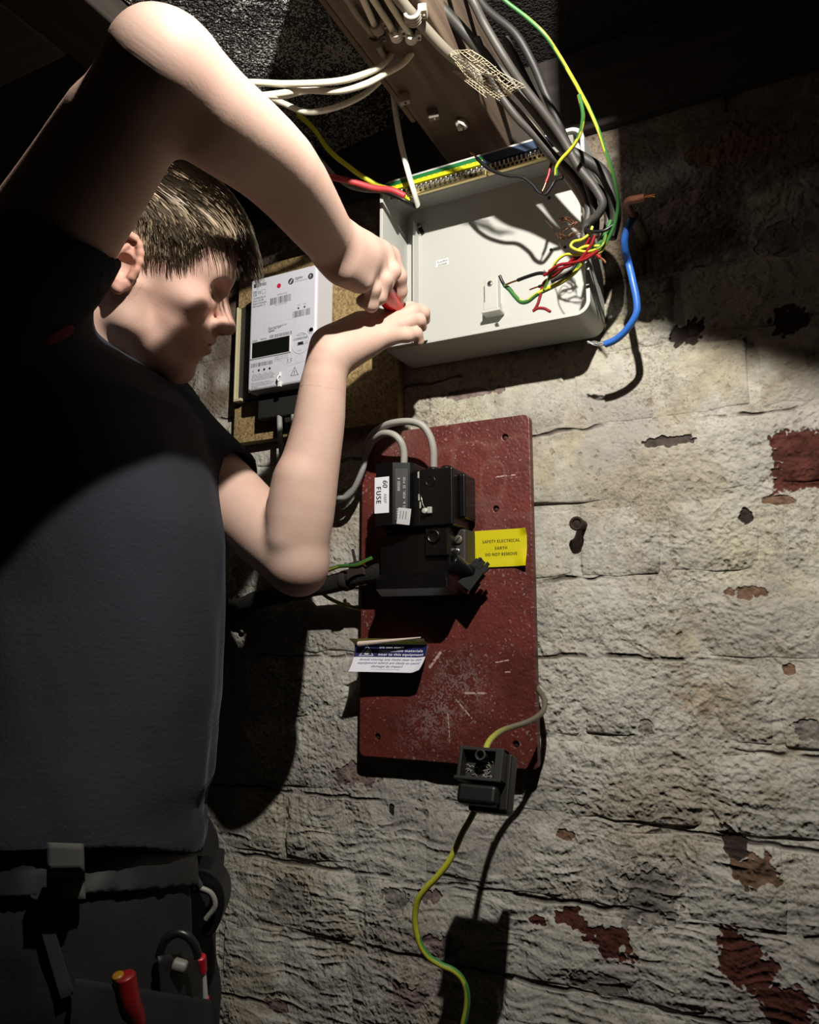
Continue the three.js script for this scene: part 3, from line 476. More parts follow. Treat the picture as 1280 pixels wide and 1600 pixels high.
  screwHead(V(b1.x + 0.004, p0.y - 0.006, 0.0585), 0.0058, dirtySteel, sp, 'screw', 0.8, false); screwHead(V(b1.x + 0.002, p0.y - 0.021, 0.059), 0.0044, steel, sp, 'screw', 0.3);
  const g0 = at(706, 878, 0.075), g1 = at(736, 893, 0.06); part('cable_gland', lathe(g0, g1, [[0, 0], [0.0115, 0], [0.0125, 0.002], [0.0105, 0.012], [0.008, 0.016], [0.0072, 0.03], [0, 0.03]], 24), mat(0x111113, 0.22), t);
  const r = rng(12), rag = [box(-0.011, 0.011, -0.018, 0.014, -0.0015, 0.0015, 0.001, 1)]; for (let i = 0; i < 9; i++) { const b = box(-0.0017, 0.0017, 0, 0.008 + r() * 0.006, -0.0012, 0.0012, 0.0005, 1); b.rotateZ((r() - 0.5) * 0.5); b.translate(-0.01 + i * 0.0025, 0.011, (r() - 0.5) * 0.003); rag.push(b); }
  const rg = merge(rag); rg.rotateZ(-0.62); const rc = at(738, 899, 0.062); rg.rotateX(-0.25); rg.translate(rc.x, rc.y, rc.z); part('torn_seal', rg, mat(0x060606, 0.8), t);
  const rl = at(751, 906, 0.045); const rlg = box(-0.0095, 0.0095, -0.0032, 0.0032, -0.0015, 0.0015, 0.0008, 1); rlg.rotateZ(0.75); rlg.translate(rl.x, rl.y, 0.05); part('red_tab', rlg, mat(0x5c2a28, 0.7), t);
}

// ---------------------------------------------------------------- consumer unit
const UX0 = -0.003, UX1 = 0.282, UY0 = 1.5755, UY1 = 1.8205, UZ0 = 0.006, UZ1 = 0.085;
const unit = thing('consumer_unit', 'open grey plastic consumer unit enclosure without its cover, mounted on the brick wall', 'fuse box', V((UX0 + UX1) / 2, UY0, 0));
{
  const rr = (s, x0, x1, y0, y1, r, ccw) => { s.moveTo(x0 + r, y0); s.lineTo(x1 - r, y0); s.absarc(x1 - r, y0 + r, r, -Math.PI / 2, 0, false); s.lineTo(x1, y1 - r); s.absarc(x1 - r, y1 - r, r, 0, Math.PI / 2, false); s.lineTo(x0 + r, y1); s.absarc(x0 + r, y1 - r, r, Math.PI / 2, Math.PI, false); s.lineTo(x0, y0 + r); s.absarc(x0 + r, y0 + r, r, Math.PI, Math.PI * 1.5, false); return s; };
  const T = 0.0032, outer = rr(new THREE.Shape(), UX0, UX1, UY0, UY1, 0.017), inner = rr(new THREE.Path(), UX0 + T, UX1 - T, UY0 + T, UY1 - T, 0.0145); outer.holes.push(inner);
  const wall = new THREE.ExtrudeGeometry(outer, { depth: UZ1 - UZ0 - 0.0016, bevelEnabled: true, bevelSize: 0.0008, bevelThickness: 0.0008, bevelSegments: 2, curveSegments: 10 }); wall.translate(0, 0, UZ0 + 0.0008);
  const backS = rr(new THREE.Shape(), UX0 + 0.001, UX1 - 0.001, UY0 + 0.001, UY1 - 0.001, 0.017); const ky = W(657, 357, UZ0 + 0.003);
  const backP = new THREE.ExtrudeGeometry(backS, { depth: 0.003, bevelEnabled: false, curveSegments: 10 }); backP.translate(0, 0, UZ0);
  const fil = []; // soft inner fillet between back and sides
  const enc = part('enclosure', boxUV(merge([wall, backP]), 20), plasticGrey, unit);
  // a second, inner lip along the left edge
  part('inner_lip', box(UX0 + 0.021, UX0 + 0.0225, UY0 + 0.02, UY1 - 0.03, UZ0 + 0.002, UZ0 + 0.02, 0.0006), plasticGrey, unit);
  // knock-outs: round in the top, one in the underside
  for (const [px, py, r] of [[607, 320, 0.0085], [654, 306, 0.0085], [691, 296, 0.0085], [737, 296, 0.0085], [785, 284, 0.0165], [855, 264, 0.0135]]) {
    const d = rayDir(px, py), tt = (UY1 - T - CAM.y) / d.y, c = CAM.clone().addScaledVector(d, tt); const g = new THREE.TorusGeometry(r, 0.0007, 5, 36); g.rotateX(Math.PI / 2); g.translate(c.x, UY1 - T, clamp(c.z, UZ0 + r, UZ1 - r - 0.004)); part('knockout', g, mat(0x55534e, 0.5), unit);
  }
  { const c = Yp(893, 520, UY0); const g = new THREE.TorusGeometry(0.0165, 0.0006, 5, 40); g.rotateX(Math.PI / 2); g.translate(c.x, UY0 - 0.0001, clamp(c.z, 0.03, 0.062)); part('knockout', g, plasticGrey, unit); }
  // keyhole fixing with its screw
  const kh = part('keyhole', [lathe(V(ky.x + 0.002, ky.y - 0.001, UZ0 + 0.0025), V(ky.x + 0.002, ky.y - 0.001, UZ0 + 0.0042), [[0, 0], [0.0105, 0], [0.0105, 0.001], [0.0098, 0.0014], [0, 0.0014]], 28)], plasticGrey, unit);
  screwHead(V(ky.x - 0.001, ky.y + 0.004, UZ0 + 0.006), 0.0042, steel, kh, 'screw', 0.5);
  part('slot', box(-0.0028, 0.0028, -0.011, 0.002, -0.0004, 0.0004, 0.0003, 1).rotateZ(0.45).translate(ky.x + 0.0005, ky.y - 0.001, UZ0 + 0.0043), holeBlack, kh);
  for (const [px, py] of [[861, 390], [883, 386], [858, 309]]) { const c = W(px, py, UZ0 + 0.0034); part('hole', new THREE.CylinderGeometry(0.0021, 0.0021, 0.0006, 14).rotateX(Math.PI / 2).translate(c.x, c.y, UZ0 + 0.0031), holeBlack, unit); }
  // rail clip
  const q0 = W(757, 437, 0.02), q1 = W(779, 490, 0.02); const dz = UZ0 + 0.003;
  const clip = part('rail_clip', [box(q0.x, q1.x, q1.y + 0.014, q0.y, dz, dz + 0.012, 0.0012), box(q0.x + 0.001, q1.x + 0.003, q1.y + 0.004, q1.y + 0.016, dz + 0.004, dz + 0.02, 0.0015), box(q0.x - 0.002, q1.x + 0.005, q1.y + 0.001, q1.y + 0.005, dz, dz + 0.02, 0.001)], plasticGrey, unit);
  screwHead(V((q0.x + q1.x) / 2 - 0.001, q0.y - 0.008, dz + 0.0125), 0.0038, steel, clip, 'screw', 0.2);
  // cover fixings on the right wall
  for (const [px, py, s] of [[905, 341, 1], [915, 425, 0.9], [911, 478, 1]]) {
    const c = W(px, py, 0.05), b = part('bracket', [box(UX1 - 0.016 * s, UX1 - T + 0.001, c.y - 0.009 * s, c.y + 0.009 * s, 0.012, 0.046, 0.0012), box(UX1 - 0.013 * s, UX1 - T + 0.001, c.y + 0.007 * s, c.y + 0.0105 * s, 0.012, 0.05, 0.0008)], plasticGrey, unit);
    part('hole', rod(V(UX1 - 0.009, c.y - 0.001, 0.0455), V(UX1 - 0.009, c.y - 0.001, 0.0466), 0.002), holeBlack, b);
  }
  { const b = part('bracket', [box(UX0 + T - 0.001, UX0 + 0.022, UY0 + 0.05, UY0 + 0.075, dz, dz + 0.02, 0.0015), box(UX0 + T - 0.001, UX0 + 0.026, UY0 + 0.012, UY0 + 0.03, dz, dz + 0.012, 0.0015)], plasticGrey, unit); screwHead(V(UX0 + 0.014, UY0 + 0.064, dz + 0.021), 0.005, steel, b, 'screw', 0.7); }
  // maker's sticker
  const st = W(691, 410.5, dz + 0.0005), sg = box(-0.0098, 0.0098, -0.0052, 0.0052, 0, 0.0003, 0.0001, 1); setUV(sg, (x, y) => [x / 0.0196 + 0.5, y / 0.0104 + 0.5]); sg.rotateZ(0.03); sg.translate(st.x, st.y, dz + 0.0002);
  part('sticker', sg, mat(0xffffff, 0.5, { map: canvasTex(256, 136, (x, w, h) => { x.fillStyle = '#d4d4d0'; x.fillRect(0, 0, w, h); x.fillStyle = '#3a3a3c'; x.font = 'bold italic 56px sans-serif'; x.fillText('FuseBox', 14, 60, 228); x.font = 'bold 56px sans-serif'; x.fillText('202408', 36, 122, 196); }) }), unit);
  // terminal bars along the top edge
  const lab = (x0, x1, y0, y1, m, name) => part(name, box(x0, x1, y0, y1, 0.0795, 0.0852, 0.0004, 1), m, unit);
  part('terminal_carrier', [box(UX0 + 0.012, UX1 - 0.014, 1.797, 1.8185, 0.066, 0.079, 0.001)], mat(0x77756e, 0.6), unit);
  const xa = W(602, 300, 0.085).x, xb = W(754, 250, 0.085).x, xc = W(856, 222, 0.085).x;
  const tick = (c) => mat(0xffffff, 0.5, { map: canvasTex(512, 40, (x, w, h) => { x.fillStyle = c; x.fillRect(0, 0, w, h); x.fillStyle = 'rgba(20,40,10,0.75)'; for (let i = 1; i < 18; i++) { x.fillRect(i * 28.4, 2, 3, 13); x.fillRect(i * 28.4 - 9, 4, 5, 8); } }) });
  lab(xa, xb, 1.8125, 1.8185, mat(0x0d5c2a, 0.5), 'green_label_strip'); { const m = lab(xa, xb, 1.8065, 1.8125, tick('#c6c414'), 'yellow_label_strip'); setUV(m.geometry, (x, y) => [(x + unit.position.x - xa) / (xb - xa), 0.9 - (y - m.geometry.boundingBox?.min.y || 0) * 0]); m.geometry.computeBoundingBox(); const bb = m.geometry.boundingBox; setUV(m.geometry, (x, y) => [(x - bb.min.x) / (bb.max.x - bb.min.x), (y - bb.min.y) / (bb.max.y - bb.min.y)]); }
  { const m = lab(xb + 0.0006, xc + 0.016, 1.8065, 1.8185, mat(0x26364f, 0.5), 'blue_label_strip'); }
  for (const [xs, xe, n] of [[W(626, 300, 0.08).x, W(758, 262, 0.08).x, 17], [W(766, 262, 0.08).x, W(862, 236, 0.08).x, 14]]) {
    const bar = part('terminal_bar', [box(xs - 0.003, xe + 0.003, 1.7905, 1.7985, 0.0785, 0.0845, 0.0012)], brass, unit);
    for (let i = 0; i < n; i++) {
      const x = lerp(xs, xe, (i + 0.5) / n);
      part('hole', new THREE.CylinderGeometry(0.0019, 0.0019, 0.0008, 10).rotateX(Math.PI / 2).translate(x, 1.7945, 0.0845), holeBlack, bar);
      const s = lathe(V(x, 1.7985, 0.0815), V(x + 0.0006 * n2(i * 3.7, 2), 1.805, 0.083), [[0, 0], [0.0016, 0], [0.0016, 0.004], [0.0025, 0.0045], [0.0025, 0.006], [0.0018, 0.0066], [0, 0.0066]], 10); part('screw', s, steel, bar);
    }
  }
  // broken-out corner of the top, beside the cables
  part('cover_lug', box(W(897, 215, 0.07).x, W(911, 215, 0.07).x, W(900, 236, 0.07).y, W(900, 203, 0.07).y, 0.066, 0.07, 0.001), plasticGrey, unit);
}

// ---------------------------------------------------------------- meter on its chipboard
{
  const x0 = -0.302, x1 = -0.008, y0 = 1.4955, y1 = 1.786;
  const chip = dataTex(1024, 1024, (u, v) => { const f = n2(u * 190, v * 150) + 0.7 * n2(u * 90 + 5, v * 75) + 0.4 * n2(u * 420, v * 300), t = clamp(0.5 + 0.4 * f); return [lerp(0.11, 0.36, t), lerp(0.072, 0.25, t), lerp(0.03, 0.105, t)]; }, true, true);
  single('chipboard_panel', setUV(box(x0, x1, y0, y1, 0.002, 0.02, 0.0015), (x, y, z, nx, ny, nz) => Math.abs(nz) > 0.5 ? [x / 0.32, y / 0.32] : [(x + z) / 0.32, (y + z) / 0.1]), mat(0xffffff, 0.85, { map: chip, bumpMap: chip, bumpScale: 0.0006 }), 'brown chipboard panel on the wall behind the white electricity meter', 'panel');
  const mx0 = -0.2405, mx1 = -0.1185, my0 = 1.5595, my1 = 1.7375, mz = 0.066, mw = mx1 - mx0, mh = my1 - my0;
  const t = thing('electricity_meter', 'white electricity meter with barcodes and a dark display, on the chipboard panel', 'meter', V((mx0 + mx1) / 2, my0, 0.02));
  const face = canvasTex(1024, 1494, (x, w, h) => {
    x.fillStyle = '#c4c3cd'; x.fillRect(0, 0, w, h); const ink = '#3a3b45'; x.fillStyle = ink;
    const bars = (bx, by, bw, bh, seed) => { const r = rng(seed); let q = bx; while (q < bx + bw) { const k = 3 + Math.floor(r() * 3) * 3; x.fillRect(q, by, k, bh); q += k + 4 + Math.floor(r() * 3) * 3; } };
    x.fillRect(52, 70, 40, 52); x.font = 'bold 58px sans-serif'; x.fillText('EDMI', 108, 118, 150);
    x.font = 'bold 50px sans-serif'; x.fillText('UK', 46, 200, 60); x.fillText('CA', 46, 240, 60); x.fillText('CE', 118, 215, 52); x.lineWidth = 4; x.strokeStyle = ink; x.strokeRect(186, 172, 54, 52);
    x.font = 'bold 34px sans-serif'; x.fillText('CO/PER-OB-10', 46, 282, 200); x.fillText('2023-10-08', 46, 318, 170); x.fillText('Made in Romania', 46, 354, 220); x.fillText('HW version: 12', 46, 390, 200);
    x.fillStyle = '#b8243a'; x.beginPath(); x.arc(450, 172, 32, 0, 7); x.fill(); x.fillStyle = ink;
    x.beginPath(); x.arc(634, 152, 42, 0, 7); x.fill(); x.fillStyle = '#cfced9'; x.save(); x.translate(634, 152); x.rotate(-0.9); x.fillRect(-30, -7, 60, 14); x.restore(); x.fillStyle = ink;
    x.font = 'bold italic 46px sans-serif'; x.fillText('ZigBee', 690, 146, 120); x.font = 'italic 26px sans-serif'; x.fillText('certified product', 690, 180, 190); x.beginPath(); x.arc(930, 148, 40, 0, 7); x.fill(); x.fillStyle = '#cfced9'; x.font = 'bold 50px sans-serif'; x.fillText('?', 914, 166); x.fillStyle = ink;
    x.font = '26px sans-serif'; x.fillText('24AM04 8 020', 420, 298); bars(322, 316, 310, 92, 3); x.fillText('F24 1234 07 202', 390, 432, 200);
    x.font = '22px sans-serif'; x.fillText('1000', 735, 500); x.fillText('1000', 825, 500); for (const q of [758, 848]) { x.beginPath(); x.arc(q, 532, 14, 0, 7); x.fill(); } bars(672, 562, 264, 84, 8);
    x.strokeStyle = '#a4a4b0'; x.lineWidth = 3; x.strokeRect(232, 650, 470, 122); x.font = 'bold italic 62px serif'; x.save(); x.translate(300, 750); x.rotate(-0.05); x.fillText('Securus', 0, -6, 200); x.fillRect(10, 4, 90, 12); x.font = '30px sans-serif'; x.fillText('AMI/GPRS', 200, -18, 90); x.restore();
    // lower half
    x.strokeStyle = '#8f8f9a'; x.lineWidth = 3; x.font = 'bold 30px sans-serif'; x.fillText('EDMI', 60, 856); x.fillText('P88 024', 190, 850, 90); bars(330, 808, 330, 44, 12);
    x.strokeStyle = '#9b9ba6'; x.lineWidth = 4; x.beginPath(); x.arc(805, 990, 132, 0, 7); x.stroke(); x.font = '30px sans-serif'; x.fillText('TYPE OB', 745, 902); x.font = 'bold 38px sans-serif'; x.fillText('S230403350', 690, 945, 220); x.font = '22px sans-serif'; x.fillText('P10', 862, 990); x.fillText('WAN', 862, 1014); x.fillText('2023', 760, 1096);
    bars(52, 1140, 340, 52, 21); x.font = '22px sans-serif'; x.strokeRect(410, 1072, 250, 84); for (let i = 0; i < 3; i++) x.fillText('20(80) A 230 V 50 Hz', 418, 1098 + i * 25, 230); x.font = 'bold 50px sans-serif'; x.fillText('I', 606, 1200); x.fillText('C', 652, 1200); x.font = '20px sans-serif'; x.fillText('IP54 Cl.2', 592, 1224);
    x.beginPath(); x.arc(782, 1190, 50, 0, 7); x.stroke(); x.beginPath(); x.moveTo(420, 1170); x.quadraticCurveTo(520, 1150, 560, 1222); x.quadraticCurveTo(590, 1262, 680, 1252); x.lineTo(1000, 1226); x.stroke();
    x.font = '18px sans-serif'; ['Tamper', 'Relay', 'Comms', 'Alarm'].forEach((s, i) => x.fillText(s, 84 + i * 82, 1296, 60));
    x.lineWidth = 7; x.strokeStyle = ink; x.beginPath(); x.moveTo(668, 1392); x.lineTo(722, 1290); x.lineTo(776, 1392); x.closePath(); x.stroke(); x.font = 'bold 70px sans-serif'; x.fillText('!', 710, 1382);
    x.font = '23px sans-serif'; const tx = ['Warning: Before removing meter', 'cover, the supply must be isolated.', 'No user serviceable parts inside.', 'Unauthorised access is an offence.', '', 'Refer to installation manual', 'for connection details and ratings', 'before commissioning the unit', 'IEC 62053']; tx.forEach((s, i) => x.fillText(s, 66, 1316 + i * 19, 400));
  });
  const g = box(mx0, mx1, my0, my1, 0.02, mz, 0.0045, 4); setUV(g, (x, y) => [(x - mx0) / mw, (y - my0) / mh]);
  // the printed face; the sides stay plain
  const plain = mat(0xc4c4ca, 0.45), N = g.attributes.normal; const ix = g.index ? g.toNonIndexed() : g;
  const fp = [], sp = []; { const P = ix.attributes.position, Nn = ix.attributes.normal; for (let i = 0; i < P.count; i += 3) ((Nn.getZ(i) + Nn.getZ(i + 1) + Nn.getZ(i + 2) > 2.7) ? fp : sp).push(i, i + 1, i + 2); }
  const sub = (ids) => { const b = new THREE.BufferGeometry(); for (const k of ['position', 'normal', 'uv']) { const A = ix.attributes[k], n = A.itemSize, a = new Float32Array(ids.length * n); ids.forEach((q, i) => { for (let c = 0; c < n; c++) a[i * n + c] = A.array[q * n + c]; }); b.setAttribute(k, new THREE.BufferAttribute(a, n)); } return b; };
  part('case', sub(sp), plain, t); part('face', sub(fp), mat(0xffffff, 0.4, { map: face }), t);
  const fx = (u) => mx0 + u * mw, fy = (v) => my1 - v * mh;      // u, v: across and down the face
  part('lower_cover', [box(mx0 - 0.0008, mx1 + 0.0008, my0 - 0.0006, fy(0.84), mz - 0.03, mz - 0.003, 0.002)], plain, t);
  const d = part('display', [box(fx(0.055), fx(0.625), fy(0.72), fy(0.582), mz - 0.004, mz + 0.0004, 0.0008)], mat(0x10140d, 0.25), t);
  part('display_frame', [box(fx(0.04), fx(0.64), fy(0.728), fy(0.72), mz - 0.003, mz + 0.0014, 0.0005), box(fx(0.04), fx(0.64), fy(0.582), fy(0.575), mz - 0.003, mz + 0.0014, 0.0005), box(fx(0.04), fx(0.056), fy(0.728), fy(0.575), mz - 0.003, mz + 0.0014, 0.0005), box(fx(0.624), fx(0.64), fy(0.728), fy(0.575), mz - 0.003, mz + 0.0014, 0.0005)], plain, t);
  part('optical_port', [new THREE.TorusGeometry(0.0155, 0.0006, 6, 40).translate(fx(0.786), fy(0.665), mz), box(fx(0.74), fx(0.84), fy(0.68), fy(0.654), mz, mz + 0.001, 0.001)], mat(0xb9b9c2, 0.4), t);
  part('port_window', box(fx(0.748), fx(0.832), fy(0.679), fy(0.655), mz, mz + 0.0014, 0.0012), mat(0x24242a, 0.3), t);
  for (const [u, v] of [[0.93, 0.57], [0.95, 0.79]]) part('cap', lathe(V(fx(u), fy(v), mz - 0.001), V(fx(u), fy(v), mz + 0.002), [[0, 0], [0.0058, 0], [0.0055, 0.0014], [0.0042, 0.0018], [0.0038, 0.001], [0, 0.001]], 20), mat(0xc4c4cc, 0.4), t);
  for (let i = 0; i < 4; i++) part('button', lathe(V(fx(0.09 + i * 0.082), fy(0.832), mz - 0.001), V(fx(0.09 + i * 0.082), fy(0.832), mz + 0.0012), [[0, 0], [0.0022, 0], [0.0022, 0.0008], [0.0016, 0.0015], [0, 0.0015]], 14), i ? mat(0x26262c, 0.4) : mat(0x9a9aa4, 0.4), t);
  part('security_seal', [tube([V(fx(0.492), fy(0.9), mz), V(fx(0.494), fy(0.94), mz + 0.006), V(fx(0.5), fy(0.965), mz + 0.005)], 0.0014), box(fx(0.48), fx(0.525), fy(1.012), fy(0.965), mz - 0.001, mz + 0.004, 0.001), box(fx(0.484), fx(0.51), fy(0.92), fy(0.885), mz - 0.001, mz + 0.003, 0.001)], mat(0xd4d4d4, 0.4), t);
  // tails below the meter, and the cream back plate of an older meter behind it
  const bp = thing('meter_back_plate', 'cream coloured back plate showing at the edge behind the white electricity meter', 'plate', V(-0.27, 1.54, 0.02));
  part('plate', box(-0.291, -0.175, W(368, 627, 0.03).y, W(372, 480, 0.03).y, 0.0195, 0.026, 0.002), mat(0x2c2a26, 0.7), bp);
  part('rim', [box(-0.2935, -0.29, W(368, 627, 0.03).y, W(372, 482, 0.03).y, 0.0195, 0.034, 0.0012), box(-0.2935, -0.278, W(368, 627, 0.03).y - 0.002, W(368, 627, 0.03).y + 0.003, 0.0195, 0.034, 0.0012)], mat(0xb8ae8c, 0.6), bp);
  const tb = thing('terminal_cover', 'black terminal cover under the white electricity meter', 'cover', V(-0.19, 1.52, 0.02));
  part('shell', [box(mx0 + 0.004, mx1 - 0.004, 1.5205, my0 + 0.001, 0.0195, 0.045, 0.003)], blackMatt, tb); part('cable_shroud', box(mx0 + 0.05, mx1 - 0.006, 1.5105, 1.522, 0.0195, 0.04, 0.003), blackMatt, tb);
  for (let i = 0; i < 2; i++) {
    const a = [[436, 458], [437, 470][1], 0]; const xs = i ? 459 : 437;
    single('meter_tail', tube([W(xs, 636, 0.034), W(xs, 660, 0.044), W(xs + 2, 690, 0.046), W(xs + 10, 740, 0.03 + 0.012 * i), W(xs + 60 + 20 * i, 790 - 12 * i, 0.022 + 0.014 * i), W(558 + 8 * i, 758 - 22 * i, 0.03 + 0.01 * i), W(571 + i, 716 - 8 * i, 0.03 + 0.006 * i)], 0.0042), greyPvc, i ? 'grey meter tail cable hanging under the meter, nearer to the forearm' : 'grey meter tail cable hanging under the meter, farther from the forearm', 'cable', undefined);
  }
}

// ---------------------------------------------------------------- wall peg, supply pipe
{
  const h = W(901, 818, 0.024), b = V(h.x + 0.002, h.y + 0.001, -0.006), t = thing('wall_peg', 'round dark metal peg sticking out of the limewashed brick wall', 'peg', V(b.x, b.y, 0));
  part('shaft', rod(b, h, 0.0062, 18), rust, t); part('head', lathe(V(h.x, h.y, 0.02), V(h.x, h.y, 0.0275), [[0, 0], [0.0082, 0], [0.0088, 0.0015], [0.0088, 0.005], [0.006, 0.0062], [0.0058, 0.003], [0, 0.003]], 22), rust, t);
}
{
  const t = thing('supply_pipe', 'dark lead covered supply cable coming out of the wall into the service fuse', 'pipe', W(480, 925, 0.04));
  const pts = [W(345, 985, -0.01), W(362, 955, 0.012), W(400, 938, 0.03), W(450, 928, 0.038), W(512, 914, 0.044), W(560, 902, 0.05), W(600, 893, 0.055)];
  part('sheath', tube(pts, 0.0125, { rad: 16, seg: 60, wave: 0.1 }), mat(0x1b1714, 0.75, { bumpMap: sootBump, bumpScale: 0.002 }), t);
  const r = rng(3), col = []; const c0 = W(372, 960, 0.0); const lump = (x, y, z) => Math.hypot((x - c0.x) / 1.35, y - c0.y, (z + 0.004) / 0.5) - 0.031 - 0.006 * n3(x * 60, y * 60, z * 60) - 0.003 * n3(x * 180, y * 180, z * 180);
  const hole = cone(W(340, 990, -0.02), W(440, 930, 0.035), 0.016, 0.016);
  single('mortar_collar', boxUV(nets((x, y, z) => Math.max(lump(x, y, z), -hole(x, y, z)), V(c0.x - 0.06, c0.y - 0.05, -0.02), V(c0.x + 0.06, c0.y + 0.05, 0.03), 0.0016)), mat(0x8a8272, 0.95, { bumpMap: sootBump, bumpScale: 0.002 }), 'rough mortar collar round the pipe where it leaves the wall', 'mortar');
  const cl = thing('earth_clamp', 'rusty earthing clamp with an upright bolt on the dark supply cable', 'clamp', W(555, 895, 0.055));
  const a = W(543, 905, 0.05), b = W(582, 898, 0.055);
  part('strap', lathe(W(538, 908, 0.047), W(548, 905, 0.048), [[0.0128, 0], [0.0146, 0], [0.0146, 0.009], [0.0128, 0.009]], 22), rust, cl);
  { const c = a.clone().lerp(b, 0.5).add(V(0, 0.007, 0.009)), sh = new THREE.Shape(); sh.moveTo(-0.014, -0.009); sh.quadraticCurveTo(-0.012, 0.004, -0.006, 0.007); sh.lineTo(0.007, 0.0085); sh.quadraticCurveTo(0.013, 0.005, 0.0135, -0.006); sh.quadraticCurveTo(0, -0.002, -0.014, -0.009); const g = new THREE.ExtrudeGeometry(sh, { depth: 0.011, bevelEnabled: true, bevelSize: 0.0012, bevelThickness: 0.0012, bevelSegments: 2 }); g.rotateZ(0.14); g.translate(c.x, c.y, c.z - 0.008); part('saddle', g, mat(0x30271f, 0.75, { metalness: 0.3 }), cl);
    part('plate', box(-0.009, 0.009, -0.001, 0.0015, -0.006, 0.006, 0.0006).rotateZ(0.16).translate(c.x, c.y + 0.011, c.z), mat(0x3a3027, 0.7, { metalness: 0.4 }), cl); }
  const b0 = W(557, 886, 0.062), b1 = W(551, 858, 0.064); part('bolt', rod(b0, b1, 0.0021), rust, cl); part('nut', new THREE.CylinderGeometry(0.0042, 0.0042, 0.004, 6).translate(b0.x, b0.y + 0.006, b0.z), rust, cl);
}

// ---------------------------------------------------------------- earth block at the foot of the board
{
  const zc = 0.155; const P = (px, py, z = zc) => W(px, py, z);
  const a = P(727, 1171), b = P(790, 1171), w = b.x - a.x, cx = (a.x + b.x) / 2, yT = a.y, yB = P(760, 1268).y;
  const t = thing('earth_terminal_block', 'black plastic earth terminal block hanging from a green and yellow wire', 'terminal', V(cx, yB, zc));
  // shallow tray leaning back, open upwards; its closed lower half under it
  const R = new THREE.Matrix4().makeRotationX(-0.35), put = (g) => { g.applyMatrix4(R); g.translate(cx, (yT + yB) / 2, zc); return g; };
  const hw = w / 2 + 0.002, hh = (yT - yB) / 2;
  part('tray', [put(box(-hw, -hw + 0.004, -0.004, hh, 0.004, 0.022, 0.001)), put(box(hw - 0.009, hw, -0.004, hh, 0.004, 0.022, 0.001)), put(box(-hw, hw, hh - 0.004, hh, 0.004, 0.02, 0.001)), put(box(-hw - 0.002, hw, -0.004, -0.0005, 0.004, 0.024, 0.001)), put(box(-hw, hw, -0.004, hh, 0.001, 0.006, 0.001))], mat(0x1d1b18, 0.6), t);
  const sc = part('centre_post', put(lathe(V(-0.001, hh - 0.0085, 0.005), V(-0.001, hh - 0.0085, 0.022), [[0, 0], [0.0062, 0], [0.0062, 0.0155], [0.0055, 0.0165], [0.0036, 0.0165], [0.0036, 0.008], [0, 0.008]], 24)), mat(0x26231f, 0.6), t);
  const r = rng(8), cob = []; for (let i = 0; i < 26; i++) { const x = (r() - 0.5) * w * 0.7, y = r() * hh * 0.5, a2 = r() * 6; cob.push(put(tube([V(x, y, 0.0066), V(x + 0.004 * Math.cos(a2), y + 0.003 * Math.sin(a2), 0.0075 + r() * 0.002), V(x + 0.008 * Math.cos(a2 + 0.6), y + 0.004 * Math.sin(a2 + 0.6), 0.0068)], 0.00025, { rad: 4, ends: false }))); }
  const dust = part('cobweb_dust', cob, mat(0xb9b4a8, 0.8), t); dust.userData.kind = 'stuff';
  part('cover', [put(box(-hw + 0.002, hw - 0.004, -hh + 0.004, -0.006, -0.004, 0.021, 0.005, 4)), put(box(hw - 0.006, hw + 0.004, -hh + 0.002, hh - 0.002, -0.014, 0.006, 0.002)), put(box(-hw + 0.008, hw + 0.002, -hh, -0.003, -0.016, 0, 0.003))], mat(0x0f0e0d, 0.45), t);
}

// ---------------------------------------------------------------- cables and wires
const P3 = (list) => list.map(([x, y, z]) => W(x, y, z));
// a cable in its own group: insulation, and a bare core where an end is stripped
function wire(name, label, category, list, r, m, { group, bare, stripe, flat, bareAtStart, rad = 10, wave = 0 } = {}) {
  const pts = Array.isArray(list[0]) ? P3(list) : list, t = thing(name, label, category, pts[0], group);
  part('insulation', tube(pts, r, { rad, stripe, flat: flat || 1, wave, ends: !flat }), m, t);
  if (bare) { const e = bareAtStart ? pts[0] : pts[pts.length - 1], p = bareAtStart ? pts[1] : pts[pts.length - 2], d = e.clone().sub(p).normalize(); part('bare_core', tube([e.clone().addScaledVector(d, -0.002), e.clone().addScaledVector(d, bare * 0.5).add(V(0.0006, 0.0004, 0)), e.clone().addScaledVector(d, bare)], r * 0.55, { rad: 8 }), bare.m || copper, t); }
  return t;
}
const J = (px, py, dy = 0) => Yp(px, py, 1.853 + dy);       // just under the joist
